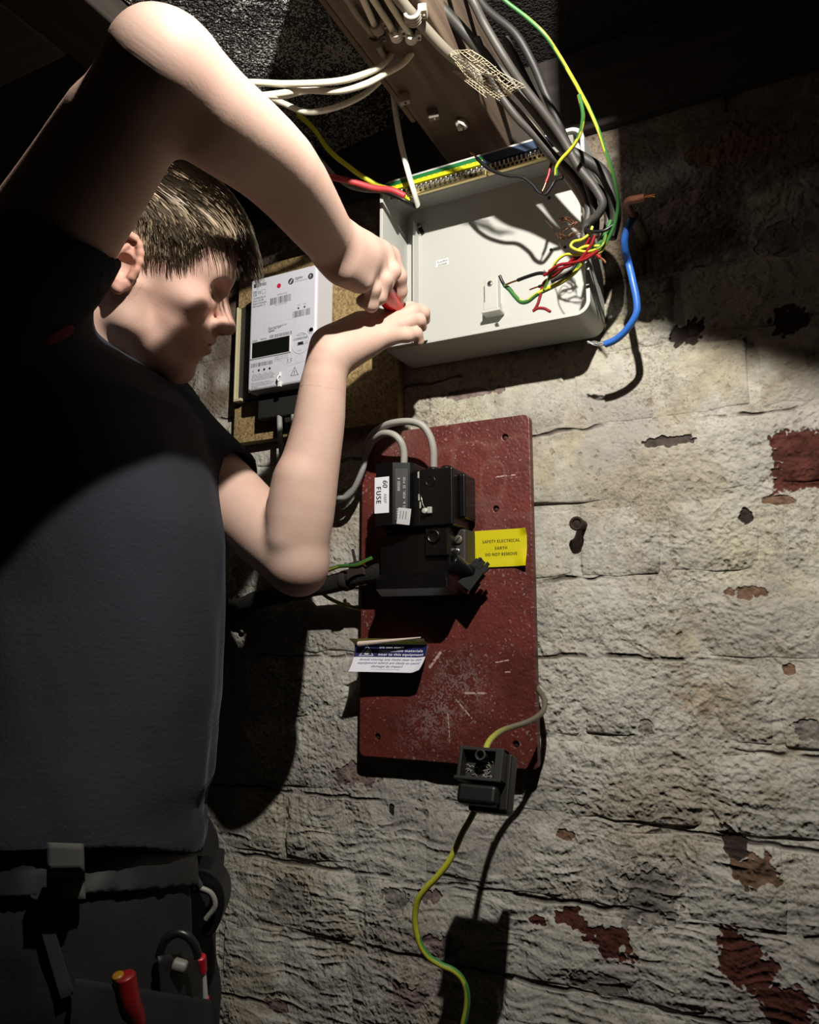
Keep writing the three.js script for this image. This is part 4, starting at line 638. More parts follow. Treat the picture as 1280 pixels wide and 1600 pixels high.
// cream cables looping from under the joist away to the left, behind the raised arm
{
  const A = (l) => l.map((q) => q.length === 3 ? W(...q) : q);
  wire('cream_cable', 'upper cream cable of those looping out from the white joist clip to behind the forearm', 'cable', A([J(560, -60), J(579, -9), J(593, 14), J(612, 44), [617, 62, 0.25], [612, 84, 0.25], [593, 104, 0.26], [560, 119, 0.27], [527, 127, 0.28], [448, 131, 0.31], [391, 129, 0.33], [340, 132, 0.34]]), 0.0037, cream, { group: 'cream cables under the joist' });
  wire('cream_cable', 'lower cream cable of the close pair that crosses the speckled ceiling towards the forearm', 'cable', A([J(585, -60), J(602, -9), J(620, 22), J(640, 52), [651, 68, 0.245], [634, 95, 0.24], [600, 116, 0.25], [570, 132, 0.26], [530, 142, 0.27], [471, 141, 0.29], [439, 146, 0.31], [400, 150, 0.33], [350, 150, 0.34]]), 0.0037, cream, { group: 'cream cables under the joist' });
  wire('cream_cable', 'lowest cream cable, sagging beneath the other cream cables next to the yellow wire end', 'cable', A([J(545, -60), J(566, -5), J(590, 50), [600, 88, 0.228], [603, 112, 0.208], [579, 140, 0.208], [530, 166, 0.23], [480, 175, 0.25], [439, 160, 0.28], [407, 149, 0.31], [360, 146, 0.33]]), 0.0036, cream, { group: 'cream cables under the joist' });
  wire('cream_cable', 'short cream cable length joining the others beside the forearm', 'cable', A([[505, 139, 0.262], [470, 144, 0.28], [445, 150, 0.3], [420, 150, 0.322], [385, 146, 0.345]]), 0.0032, cream);
  wire('grey_flat_cable', 'dim grey cable running along the joist to the rusty clip', 'cable', A([J(500, -60), J(530, -20), J(560, 25), J(583, 55), J(596, 82), J(604, 98)]), 0.0036, mat(0x7d7264, 0.6));
  wire('grey_service_cable', 'thick pale grey cable held to the joist by a big clip, mesh tape round it', 'cable', A([J(585, -60, 0.002), J(625, 0, 0.002), J(661, 41, 0.002), J(700, 82, -0.002), [730, 105, 0.2], [765, 134, 0.175], [800, 168, 0.15], [833, 204, 0.13], [865, 248, 0.118], [895, 285, 0.11], [915, 318, 0.1], [920, 345, 0.095]]), 0.0062, mat(0x7c7568, 0.55));
}
// clips on the joist
{
  const clip = (px, py, ang, s, label, m = whitePlastic, dy = -0.002) => {
    const c = J(px, py, dy), t = thing('cable_clip', label, 'clip', V(c.x, 1.86, c.z));
    const put = (g) => { g.rotateY(ang); g.scale(s, s, s); g.translate(c.x, c.y, c.z); return g; };
    const arch = new THREE.TorusGeometry(0.0056, 0.0017, 6, 16, Math.PI); arch.rotateZ(Math.PI); const wide = [0, 1, 2, 3].map((i) => arch.clone().translate(0, 0, -0.004 + i * 0.0026));
    part('saddle', put(merge(wide)), m, t); part('foot', put(box(0.0045, 0.0115, -0.001, 0.006, -0.0048, 0.0048, 0.001)), m, t); part('nail', put(rod(V(0.009, -0.003, 0), V(0.009, 0.0065, 0), 0.0015)), dirtySteel, t);
  };
  clip(619, 54, 0.2, 1.0, 'bright white clip holding the upper cream cable to the joist');
  clip(643, 58, 0.5, 0.95, 'white clip just right of the brightest one, on the second cream cable');
  clip(645, 24, 0.3, 1.35, 'big pale clip round the thick grey cable on the joist', mat(0xa8a294, 0.6));
  clip(590, 43, 0.1, 1.0, 'grey clip beside the dim grey cable on the joist', mat(0x8a8172, 0.65));
  clip(588, 62, 0.3, 1.0, 'rusty brown clip at the end of the dim grey cable', mat(0x52463a, 0.7));
  for (const [px, py, a, l, m] of [[722, 196, 0.5, 'loose white clip left on the joist close to the wall', whitePlastic], [677, 181, 0.2, 'dark dirty clip left on the joist between two paler ones', mat(0x6b6258, 0.7)], [632, 156, 0.1, 'empty grey clip on the joist just above the hanging white cable', mat(0x8e867a, 0.7)]]) {
    const c = J(px, py, 0), t = thing('loose_clip', l, 'clip', V(c.x, 1.86, c.z)); const g = box(-0.0068, 0.0068, -0.005, 0.0075, -0.004, 0.004, 0.0014); g.rotateZ(a); g.rotateY(a * 2); g.translate(c.x, c.y, c.z);
    part('body', g, m, t); part('nail', rod(V(c.x + 0.002, c.y - 0.007, c.z), V(c.x + 0.001, 1.861, c.z), 0.0013), dirtySteel, t);
  }
}
// white cable that drops into the box, and the coloured tails beside it
wire('white_cable', 'single white cable with a cut upper end hanging down into the consumer unit', 'cable', [[613, 134, 0.14], [618, 172, 0.13], [627, 226, 0.115], [640, 276, 0.1], [648, 303, 0.085], [653, 321, 0.07]], 0.0052, whitePlastic, { flat: 0.62 });
wire('sleeved_wire', 'wide lime yellow sleeved wire with a cut end, running into the consumer unit', 'wire', [[466, 179, 0.172], [478, 189, 0.167], [494, 206, 0.157], [509, 228, 0.152], [525, 245, 0.142], [542, 258, 0.132], [562, 273, 0.117], [593, 291, 0.100], [620, 299, 0.092], [640, 312, 0.077]], 0.0038, yellowSleeve, { flat: 1.25 });
wire('grey_wire', 'short grey wire passing over the red wire beside the consumer unit', 'wire', [[486, 222, 0.138], [494, 241, 0.133], [512, 262, 0.123], [527, 278, 0.113], [545, 291, 0.103], [566, 297, 0.093], [600, 300, 0.084], [628, 309, 0.076], [648, 322, 0.058]], 0.0026, mat(0x9c9a98, 0.5));
wire('red_wire', 'thick red wire entering the top corner of the consumer unit by the yellow one', 'wire', [[470, 266, 0.152], [498, 274, 0.147], [534, 280, 0.137], [560, 287, 0.125], [585, 294, 0.115], [612, 297, 0.108], [632, 306, 0.100]], 0.0042, mat(0xb83a3c, 0.5));
wire('black_wire', 'black wire under the red one where the tails enter the consumer unit', 'wire', [[585, 294, 0.096], [606, 302, 0.092], [630, 312, 0.086], [650, 324, 0.07]], 0.0028, blackPvc);
// grey cables coming down from the dark at the upper right
const gG = 'grey cables hanging at the right of the consumer unit';
[
  ['thickest dark grey cable, next to the mesh tape, coming down beside the consumer unit', [[640, -60, 0.27], [680, 0, 0.25], [725, 50, 0.22], [765, 95, 0.2], [806, 136, 0.18], [846, 185, 0.16], [880, 229, 0.145], [915, 250, 0.135], [940, 268, 0.125], [957, 304, 0.115], [962, 340, 0.108], [955, 372, 0.105]], 0.0068, 0x2a2824],
  ['grey cable bending sharply inward at the right edge of the consumer unit', [[700, -60, 0.25], [738, 0, 0.235], [756, 36, 0.22], [788, 90, 0.2], [815, 131, 0.18], [847, 172, 0.16], [878, 215, 0.14], [905, 262, 0.125], [932, 297, 0.115], [942, 319, 0.11], [934, 336, 0.105], [919, 350, 0.1], [912, 372, 0.098]], 0.005, 0x3a3733],
  ['outermost dark grey cable with a kink halfway down, farthest from the joist', [[715, -60, 0.24], [756, 9, 0.22], [806, 54, 0.205], [833, 100, 0.19], [852, 145, 0.18], [872, 190, 0.165], [885, 222, 0.15], [912, 272, 0.135], [930, 330, 0.12], [930, 370, 0.11]], 0.0048, 0x22201d],
  ['grey cable passing in front of the terminal bars into the open box', [[745, 60, 0.2], [772, 130, 0.175], [805, 180, 0.155], [838, 214, 0.135], [865, 244, 0.12], [893, 272, 0.108], [912, 300, 0.1], [920, 326, 0.095], [915, 360, 0.093]], 0.0048, 0x393632],
  ['grey cable lying against the underside of the thick dark one', [[790, 60, 0.21], [835, 150, 0.175], [868, 205, 0.155], [900, 250, 0.14], [930, 285, 0.125], [946, 318, 0.115], [950, 350, 0.108], [940, 382, 0.104]], 0.0048, 0x2a2824],
].forEach(([label, pts, r, c], i) => wire('grey_cable', label, 'cable', pts.map(([x, y, z], k) => [x, y, z + [0, 0.021, -0.022, 0.014, -0.045][i] * (i === 2 || i === 4 ? 1 - 0.6 * k / (pts.length - 1) : 1 - 0.3 * k / (pts.length - 1))]), r, mat(c, 0.55), { group: gG }));
wire('earth_wire', 'long thin green and yellow wire curving down from the ceiling past the grey cables', 'wire', [[740, -50, 0.28], [788, 0, 0.26], [820, 25, 0.25], [851, 54, 0.24], [873, 86, 0.225], [892, 118, 0.21], [910, 150, 0.195], [924, 177, 0.185], [937, 208, 0.175], [946, 236, 0.165], [955, 262, 0.155], [962, 290, 0.145], [966, 318, 0.135], [962, 345, 0.128], [955, 365, 0.122], [942, 388, 0.115], [928, 402, 0.11]], 0.0021, earthPvc, { stripe: earthStripe(0.1, 1.5, 0.6) });
wire('earth_wire', 'short green and yellow wire bent down beside the blue label strip', 'wire', [[905, 148, 0.205], [911, 180, 0.195], [906, 210, 0.185], [893, 232, 0.177], [877, 250, 0.170], [870, 262, 0.165], [869, 274, 0.161]], 0.0022, earthPvc, { stripe: earthStripe(0.3, 1, 0.5) });
wire('black_wire', 'black wire sagging in front of the terminal bars with a bare tip pointing up', 'wire', [[745, 247, 0.115], [760, 261, 0.115], [775, 269, 0.115], [795, 275, 0.114], [815, 277, 0.113], [833, 290, 0.112], [842, 301, 0.112], [852, 304, 0.112], [861, 293, 0.113], [868, 282, 0.114], [878, 278, 0.115], [888, 268, 0.115]], 0.0023, blackPvc, { bare: 0.013, bareAtStart: true });
wire('red_wire', 'short red wire with a bare tip by the black looping wire', 'wire', [[868, 243, 0.12], [861, 258, 0.119], [857, 275, 0.118], [853, 285, 0.118]], 0.0018, redPvc, { bare: 0.011 });
// the bunch of cores spilling into the box
const gB = 'stripped cores hanging into the consumer unit';
const cores = [
  ['earth_wire', 'thickest green and yellow core, hanging lowest in the open box', [[955, 345, 0.12], [948, 362, 0.118], [938, 380, 0.115], [917, 400, 0.108], [899, 424, 0.1], [880, 439, 0.094], [865, 447, 0.09], [839, 460, 0.085], [824, 471, 0.083], [815, 472, 0.082], [805, 463, 0.081], [796, 452, 0.08], [789, 446, 0.08]], 0.0028, 'E', 0],
  ['black_wire', 'black core end standing up at the tip of the lowest green core', [[789, 447, 0.08], [785, 440, 0.08], [781, 431, 0.081]], 0.0021, blackPvc, 0],
  ['black_wire', 'black core reaching farthest across the box with a bare tip', [[915, 392, 0.108], [900, 405, 0.104], [880, 419, 0.099], [862, 428, 0.095], [843, 427, 0.092], [825, 432, 0.09], [809, 438, 0.088]], 0.0022, blackPvc, 0.017],
  ['earth_wire', 'yellow striped core arching over the red cores', [[930, 392, 0.115], [905, 398, 0.112], [884, 398, 0.11], [870, 408, 0.106], [862, 424, 0.1], [856, 440, 0.094], [850, 452, 0.09]], 0.0017, 'Y', 0],
  ['earth_wire', 'yellow striped core doubled back in a loop under the grey cables', [[947, 366, 0.124], [940, 384, 0.122], [918, 393, 0.12], [900, 390, 0.119], [892, 384, 0.119], [896, 378, 0.119], [910, 374, 0.12], [922, 364, 0.12], [926, 354, 0.12]], 0.0017, 'Y', 0],
  ['earth_wire', 'second yellow striped loop behind the first under the grey cables', [[952, 368, 0.116], [938, 394, 0.116], [915, 396, 0.115], [903, 392, 0.115], [912, 386, 0.116], [938, 384, 0.118]], 0.0017, 'Y', 0],
  ['red_wire', 'red core with a bare end sticking out to the right of the bunch', [[905, 408, 0.115], [918, 400, 0.118], [932, 398, 0.121], [938, 403, 0.122]], 0.0021, redPvc, 0.01],
  ['red_wire', 'red core hanging lowest with its end bent sideways', [[922, 372, 0.118], [912, 388, 0.113], [890, 410, 0.105], [868, 430, 0.095], [850, 442, 0.089], [845, 460, 0.086], [840, 476, 0.084], [834, 486, 0.083]], 0.0019, redPvc, 0],
  ['red_wire', 'short red core end lying crosswise at the bottom of the bunch', [[833, 486, 0.083], [840, 482, 0.0835], [850, 482, 0.084], [860, 487, 0.085]], 0.0019, redPvc, 0],
  ['red_wire', 'red core running straight along the middle of the bunch', [[930, 368, 0.125], [922, 386, 0.122], [905, 407, 0.116], [888, 416, 0.112], [868, 422, 0.106], [850, 430, 0.1]], 0.0019, redPvc, 0],
  ['red_wire', 'red core crossing over the bunch in front of the black one', [[935, 392, 0.124], [915, 405, 0.12], [893, 411, 0.115], [874, 414, 0.111], [858, 424, 0.106]], 0.0019, redPvc, 0],
  ['black_wire', 'shortest black core, with its bare tip level with the rail clip', [[856, 442, 0.09], [848, 446, 0.0885], [842, 448, 0.088]], 0.0019, blackPvc, 0.012],
  ['black_wire', 'black core wound round the top of the bunch under the grey cables', [[958, 352, 0.125], [945, 360, 0.127], [926, 362, 0.125], [915, 358, 0.12], [921, 351, 0.116]], 0.002, blackPvc, 0],
  ['black_wire', 'black core twisted along the green core in the bunch', [[908, 400, 0.103], [892, 424, 0.102], [876, 434, 0.1], [862, 440, 0.098]], 0.0018, blackPvc, 0],
];
for (const [n, l, pts, r, m, bare] of cores) wire(n, l, 'wire', pts, r, m === 'E' || m === 'Y' ? earthPvc : m, { group: gB, bare: bare || undefined, stripe: m === 'E' ? earthStripe(0.2, 1.2, 0.62) : m === 'Y' ? earthStripe(0.1, 0.8, 0.28) : null });
{ // bare copper tangles at the right-hand side of the box
  const br = mat(0x6b4c38, 0.45, { metalness: 0.8 });
  const tangle = (label, list, n, seed, sp) => { const t = thing('bare_wire_tangle', label, 'wire', W(...list[0])); const r = rng(seed); for (let i = 0; i < n; i++) part('strand', tube(list.map(([x, y, z], k) => W(x + (r() - 0.5) * sp * (k ? 1 : 0.3), y + (r() - 0.5) * sp, z + (r() - 0.5) * 0.008)), 0.0005, { rad: 5 }), br, t); };
  tangle('upper tangle of bare copper strands beside the bracket', [[903, 356, 0.1], [895, 346, 0.098], [884, 343, 0.096], [874, 345, 0.095], [880, 337, 0.095], [888, 341, 0.097], [897, 350, 0.098]], 5, 4, 8);
  tangle('lower tangle of bare copper strands looping out of the bunch', [[918, 364, 0.108], [900, 365, 0.104], [884, 371, 0.1], [874, 369, 0.098], [880, 359, 0.098], [893, 354, 0.1], [900, 350, 0.102]], 6, 9, 8);
  single('bare_wire', tube(P3([[853, 345, 0.085], [862, 355, 0.087], [872, 370, 0.09], [876, 385, 0.094], [886, 396, 0.098], [900, 404, 0.1]]), 0.0006, { rad: 6 }), br, 'single thin bare wire curving down behind the copper tangles', 'wire');
}
{ // mesh tape wrapped about the grey cable
  const t = thing('mesh_tape', 'strip of woven beige mesh wrapped round the thick pale grey cable', 'mesh', W(740, 110, 0.2));
  const u0 = [[694, 84, 0.23], [775, 158, 0.19]], u1 = [[732, 76, 0.245], [820, 137, 0.215]]; const m = mat(0xb3a78c, 0.8), th = [];
  const S = (u, v) => { const a = W(...u0[0]).lerp(W(...u0[1]), u), b = W(...u1[0]).lerp(W(...u1[1]), u); const p = a.lerp(b, v); return p.add(V(0.003 * n2(u * 6, v * 5), 0.004 * Math.sin(v * 3.1) * -1 + 0.003 * n2(u * 9, v * 9), 0.004 * Math.sin(v * 3.1))); };
  for (let i = 0; i <= 19; i++) th.push(tube([0, 0.2, 0.4, 0.6, 0.8, 1].map((v) => S(i / 19, v * (1.0 + 0.04 * n2(i, 2)) - 0.02)), 0.00042, { rad: 4, ends: false, seg: 10 }));
  for (let k = 0; k <= 10; k++) th.push(tube([0, 0.2, 0.4, 0.6, 0.8, 1].map((u) => S(u * (1 + 0.05 * n2(k, 5)), k / 10)), 0.00042, { rad: 4, ends: false, seg: 14 }));
  const f = (a, b, c, d) => { for (let i = 0; i <= 9; i++) th.push(tube([0, 0.5, 1].map((v) => a.clone().lerp(b, i / 9).lerp(c.clone().lerp(d, i / 9), v)), 0.0004, { rad: 4, ends: false, seg: 6 })); for (let k = 0; k <= 3; k++) th.push(tube([0, 0.5, 1].map((u) => a.clone().lerp(b, u).lerp(c.clone().lerp(d, u), k / 3)), 0.0004, { rad: 4, ends: false, seg: 6 })); };
  f(W(707, 111, 0.2), W(762, 154, 0.17), W(716, 112, 0.2), W(757, 133, 0.18));
  const mm = part('weave', th, m, t); mm.userData.kind = 'stuff';
}
{ // blue core and brown core at the right
  const t = wire('blue_wire', 'thick blue wire with frayed strands hanging in a long curve beside the consumer unit', 'wire', [[992, 338, 0.11], [984, 350, 0.118], [977, 370, 0.115], [977, 390, 0.105], [982, 410, 0.09], [989, 440, 0.09], [995, 470, 0.088], [995, 488, 0.086], [988, 503, 0.083], [975, 520, 0.078], [960, 532, 0.074], [946, 538, 0.072]], 0.0042, bluePvc);
  const r = rng(77); for (let i = 0; i < 7; i++) part('bare_strand', tube([W(948, 537.5 + (r() - 0.5) * 5, 0.072), W(938, 538 + (r() - 0.5) * 7, 0.072), W(928, 537 + (r() - 0.5) * 8, 0.072), W(917 + r() * 5, 536 + (r() - 0.5) * 8, 0.072)], 0.0006, { rad: 5 }), steel, t);
  const b = wire('brown_wire', 'short brown wire end with bright copper strands pointing to the right', 'wire', [[992, 345, 0.1], [984, 330, 0.13], [980, 318, 0.145], [984, 313, 0.152], [995, 311, 0.157], [1007, 308, 0.16]], 0.0044, brownPvc);
  for (let i = 0; i < 6; i++) part('bare_strand', tube([W(1004, 308.5 + (r() - 0.5) * 6, 0.16), W(1014, 306.5 + (r() - 0.5) * 7, 0.161), W(1022 + r() * 3, 305 + (r() - 0.5) * 9, 0.161)], 0.0006, { rad: 5 }), copper, b);
  wire('grey_wire', 'dull grey cable stub from which the blue and brown wires come out of the wall', 'cable', [[1010, 380, -0.004], [1004, 364, 0.04], [996, 350, 0.08], [990, 338, 0.115]], 0.0062, mat(0x57493a, 0.6));
}
// wires of the supply and the earth block
wire('earth_wire', 'green earth wire end held in the rusty clamp on the supply pipe', 'wire', [[455, 905, 0.03], [488, 900, 0.045], [511, 892, 0.055], [530, 885, 0.062], [545, 884, 0.065], [560, 882, 0.067], [572, 876, 0.068], [581, 872, 0.068]], 0.0027, earthPvc, { stripe: earthStripe(0.1, 0.3, 0.75) });
wire('earth_wire', 'yellow and green wire passing from below the supply pipe to behind the red board', 'wire', [[480, 905, 0.02], [500, 924, 0.026], [515, 935, 0.03], [535, 944, 0.028], [560, 951, 0.02], [585, 955, 0.008]], 0.0026, earthPvc, { stripe: earthStripe(0.45, 0.6, 0.4) });
const dirtyEarth = { phase: 0.2, twist: 0.6, pick: (a, s) => { const k = sstep(0.55, 0.95, s), c = a < 0.5 ? [0.06, 0.15, 0.03] : [0.35, 0.36, 0.05], d = [0.12, 0.1, 0.07]; return c.map((q, i) => lerp(d[i], q, k)); } };
wire('earth_wire', 'dirty green and yellow wire curving from behind the red board to the black terminal block', 'wire', [[833, 1066, 0.01], [843, 1080, 0.02], [851, 1094, 0.035], [849, 1110, 0.05], [838, 1121, 0.065], [820, 1130, 0.08], [800, 1136, 0.092], [784, 1142, 0.105], [770, 1152, 0.125], [762, 1163, 0.14], [758, 1176, 0.152]], 0.0034, earthPvc, { stripe: dirtyEarth });
wire('earth_wire', 'bright yellow and green wire hanging in a long curve below the black terminal block', 'wire', [[748, 1250, 0.15], [744, 1262, 0.15], [735, 1280, 0.148], [722, 1303, 0.14], [711, 1328, 0.142], [699, 1350, 0.144], [683, 1370, 0.145], [666, 1388, 0.145], [654, 1405, 0.144], [649, 1425, 0.142], [649, 1445, 0.14], [653, 1465, 0.138], [660, 1482, 0.136], [670, 1495, 0.134], [690, 1508, 0.13], [708, 1516, 0.126], [721, 1528, 0.122], [729, 1547, 0.119], [730, 1570, 0.117], [725, 1598, 0.115], [715, 1640, 0.11], [700, 1720, 0.09], [690, 1900, 0.06]], 0.0034, earthPvc, { stripe: { phase: 0.55, twist: 0.75, pick: (a) => (a < 0.42 ? [0.04, 0.2, 0.04] : [0.5, 0.5, 0.04]) } });
// loops of grey tail into the cut-out
wire('meter_tail', 'outer grey tail looping into the top of the black service fuse', 'cable', [[570, 700, 0.03], [580, 682, 0.05], [593, 670, 0.066], [614, 661, 0.076], [644, 659, 0.078], [660, 665, 0.076], [671, 680, 0.072], [677, 700, 0.068], [678, 732, 0.062]], 0.0048, mat(0x9a9890, 0.5));
wire('meter_tail', 'inner grey tail looping into the top of the fuse carrier', 'cable', [[572, 712, 0.03], [578, 696, 0.05], [588, 684, 0.066], [601, 677, 0.074], [616, 680, 0.076], [626, 690, 0.074], [631, 705, 0.07], [631, 734, 0.066]], 0.0048, mat(0x9a9890, 0.5));

// ---------------------------------------------------------------- the electrician
const person = thing('person', 'young man with short fair hair in dark workwear reaching into the open consumer unit', 'person', V(-0.2, 0, 0.3));
{
  // joints: right arm raised nearest to the camera, left forearm upright by the wall
  const RS = Q(14, 505, 0.735), RE = Q(248, 108, 0.55), RW = Q(530, 388, 0.848), LS = Q(228, 655, 1.05), LE = Q(464, 880, 0.895), LW = Q(513, 566, 0.905);
  const along = (a, b, t, dx = 0, dy = 0, dz = 0) => a.clone().lerp(b, t).add(V(dx, dy, dz));
  const toCam = (p) => CAM.clone().sub(p).normalize();
  // ---- right arm
  const tip = Q(238, 60, 0.555), tip2 = Q(276, 58, 0.56);
  const F1 = Q(318, 170, 0.592), F2 = Q(434, 264, 0.702);
  const armR = blend([limb([RS, along(RS, RE, 0.35), along(RS, RE, 0.7), RE], [0.047, 0.0465, 0.042, 0.035]), cone(Q(52, 372, 0.672), Q(160, 190, 0.585), 0.042, 0.026), limb([RE, F1, F2, RW, Q(560, 402, 0.873)], [0.035, 0.0395, 0.0375, 0.0275, 0.0255]), limb([tip, Q(256, 90, 0.55), F1], [0.0165, 0.03, 0.03], 8), limb([tip2, Q(280, 96, 0.565), F1], [0.014, 0.028, 0.03], 8)], 0.012);
  // ---- right hand round the screwdriver
  const h = (x, y, D) => Q(x, y, D);
  const palmR = blend([cone(RW, h(607, 402, 0.923), 0.0245, 0.0135), cone(RW, h(592, 396, 0.905), 0.0245, 0.0135), cone(RW, h(575, 394, 0.887), 0.0245, 0.0135), cone(RW, h(560, 402, 0.873), 0.0245, 0.014), cone(h(545, 405, 0.855), h(588, 412, 0.905), 0.022, 0.017), cone(h(536, 418, 0.845), h(562, 436, 0.865), 0.02, 0.016)], 0.012);
  const fingR = [
    chain([h(609, 403, 0.923), h(623, 432, 0.927), h(625, 455, 0.940), h(618, 474, 0.950)], [0.0118, 0.0098, 0.0088, 0.0075]),
    chain([h(594, 398, 0.905), h(613, 424, 0.900), h(601, 446, 0.900), h(582, 447, 0.905)], [0.0122, 0.0102, 0.0092, 0.008]),
    chain([h(577, 396, 0.887), h(600, 437, 0.891), h(592, 464, 0.895), h(575, 462, 0.905)], [0.0118, 0.01, 0.009, 0.008]),
    chain([h(562, 402, 0.873), h(582, 452, 0.883), h(580, 476, 0.893), h(566, 470, 0.905)], [0.0112, 0.0092, 0.0084, 0.0072]),
    chain([h(560, 430, 0.870), h(590, 450, 0.915), h(610, 466, 0.945), h(616, 478, 0.955)], [0.014, 0.0115, 0.01, 0.008])];
  const handR = (x, y, z) => { let d = palmR(x, y, z), f = 1e9; for (const q of fingR) f = Math.min(f, q(x, y, z)); return smin(d, f, 0.007); };
  // ---- left arm
  const upL = blend([limb([LS, along(LS, LE, 0.5), along(LS, LE, 0.8), LE], [0.05, 0.047, 0.042, 0.036]), cone(Q(484, 902, 0.898), LE, 0.0155, 0.03), cone(Q(468, 906, 0.893), LE, 0.016, 0.03)], 0.012);
  const foreL = blend([limb([LE, along(LE, LW, 0.26, -0.003, 0, 0.004), along(LE, LW, 0.65), LW, Q(530, 546, 0.913)], [0.034, 0.0395, 0.031, 0.0245, 0.0225]), cone(Q(446, 842, 0.878), Q(466, 750, 0.886), 0.02, 0.027)], 0.012);
  const armL = (x, y, z) => smin(upL(x, y, z), foreL(x, y, z), 0.007);
  const L = (x, y, D) => Q(x, y, D);
  const palmL = blend([cone(L(518, 556, 0.908), L(603, 526, 0.924), 0.0225, 0.0115), cone(L(519, 550, 0.912), L(608, 516, 0.934), 0.0225, 0.0118), cone(L(520, 544, 0.918), L(611, 508, 0.944), 0.022, 0.0118), cone(L(520, 540, 0.924), L(608, 500, 0.954), 0.021, 0.0118), cone(L(514, 542, 0.926), L(556, 512, 0.951), 0.02, 0.0155), cone(L(535, 548, 0.914), L(570, 534, 0.921), 0.0215, 0.0165)], 0.012);
  const fingL = [
    chain([L(603, 526, 0.924), L(636, 524, 0.938), L(650, 521, 0.950), L(655, 533, 0.956)], [0.0102, 0.0085, 0.0078, 0.0066]),
    chain([L(608, 515, 0.934), L(640, 502, 0.948), L(655, 501, 0.958), L(659, 510, 0.966)], [0.0108, 0.0092, 0.0082, 0.007]),
    chain([L(611, 507, 0.944), L(645, 488, 0.958), L(661, 489, 0.968), L(664, 499, 0.976)], [0.011, 0.0094, 0.0084, 0.0072]),
    chain([L(608, 499, 0.954), L(640, 483, 0.966), L(656, 485, 0.976), L(660, 492, 0.984)], [0.0108, 0.0092, 0.0082, 0.007]),
    chain([L(520, 530, 0.934), L(562, 504, 0.961), L(590, 496, 0.966), L(610, 495, 0.961)], [0.0165, 0.013, 0.0108, 0.0085])];
  const handL = (x, y, z) => { let d = palmL(x, y, z), f = 1e9; for (const q of fingL) f = Math.min(f, q(x, y, z)); return smin(d, f, 0.007); };

  // ---- head: local axes x forward, y up, z towards the camera's side
  const hz = V(0.635, 0, -0.772).normalize(), pit = 14 * Math.PI / 180, hf = hz.clone().multiplyScalar(Math.cos(pit)).add(V(0, -Math.sin(pit), 0)), hu = hz.clone().multiplyScalar(Math.sin(pit)).add(V(0, Math.cos(pit), 0)), hr = new THREE.Vector3().crossVectors(hf, hu);
  const roll = 0.32; { const u2 = hu.clone().multiplyScalar(Math.cos(roll)).addScaledVector(hr, Math.sin(roll)); hr.copy(new THREE.Vector3().crossVectors(hf, u2)); hu.copy(u2); }
  const earC = Q(207, 427, 0.795), HO = earC.clone().addScaledVector(hr, -0.07);        // between the ear canals
  const HL = (x, y, z) => HO.clone().addScaledVector(hf, x).addScaledVector(hu, y).addScaledVector(hr, z);
  const E2 = (x, y, z, rx, ry, rz) => ell(V(x, y, z), rx, ry, rz);
  const skull = blend([E2(-0.004, 0.045, 0, 0.093, 0.083, 0.0735), E2(0.035, 0.05, 0, 0.062, 0.062, 0.064)], 0.02);
  const both = (f) => (x, y, z) => f(x, y, Math.abs(z));
  const C = (a, b, r1, r2) => cone(V(...a), V(...b), r1, r2);
  const faceBase = blend([skull, E2(0.044, -0.008, 0, 0.046, 0.078, 0.056), both(C([0.006, -0.05, 0.046], [0.07, -0.084, 0.012], 0.0165, 0.015)), both(C([0.004, -0.012, 0.056], [0.008, -0.052, 0.047], 0.012, 0.014)), E2(0.074, -0.084, 0, 0.0185, 0.017, 0.021), both(E2(0.058, -0.001, 0.045, 0.022, 0.015, 0.018)), both(C([0.074, 0.041, 0.036], [0.086, 0.04, 0.01], 0.012, 0.0115)), E2(0.075, -0.042, 0, 0.0245, 0.028, 0.031)], 0.018);
  const nose = blend([C([0.089, 0.03, 0], [0.1095, -0.01, 0], 0.0068, 0.0096), C([0.1095, -0.01, 0], [0.1, -0.02, 0], 0.0093, 0.007), both(E2(0.099, -0.0145, 0.0125, 0.0105, 0.0085, 0.0075))], 0.008);
  const lips = blend([both(C([0.0985, -0.0335, 0], [0.089, -0.0395, 0.022], 0.0062, 0.0032)), both(C([0.0965, -0.0475, 0], [0.088, -0.0425, 0.02], 0.0068, 0.003))], 0.0022);
  const socket = both(E2(0.0925, 0.0225, 0.031, 0.0165, 0.0105, 0.018)), eyeball = both(E2(0.0695, 0.0215, 0.031, 0.0128, 0.0125, 0.0132));
  const mouthCut = both(C([0.1035, -0.0405, 0], [0.0905, -0.0415, 0.0215], 0.0016, 0.0012));
  const nostril = both(C([0.106, -0.0225, 0.0065], [0.1, -0.018, 0.0065], 0.0032, 0.0026));
  const headLocal = (x, y, z) => {
    if (y < 0) y /= 0.89;
    let d = faceBase(x, y, z); d = smax(d, -socket(x, y, z), 0.01); d = smin(d, nose(x, y, z), 0.0075); d = smin(d, lips(x, y, z), 0.0045); d = smin(d, eyeball(x, y, z), 0.0035);
    d = smax(d, -mouthCut(x, y, z), 0.002); d = smax(d, -nostril(x, y, z), 0.002);
    return d;
  };
  // ear in its own little frame on the camera's side
  const ee = (x, y, z) => V(x - 0.008, y + 0.002, z + 0.071); const helix = [];
  { const pts = []; for (let i = 0; i <= 12; i++) { const a = -0.7 + i / 12 * 4.7; pts.push(ee(-0.0045 + 0.0165 * Math.cos(a) * (a < 1 ? 0.95 : 1), 0.009 + 0.0225 * Math.sin(a) - (a > 3 ? 0.003 * (a - 3) : 0), 0.0075 + 0.0055 * sstep(0.5, 2.4, a) - 0.004 * sstep(3.4, 4, a))); } for (let i = 0; i < 12; i++) helix.push(cone(pts[i], pts[i + 1], 0.0036, 0.0036)); }
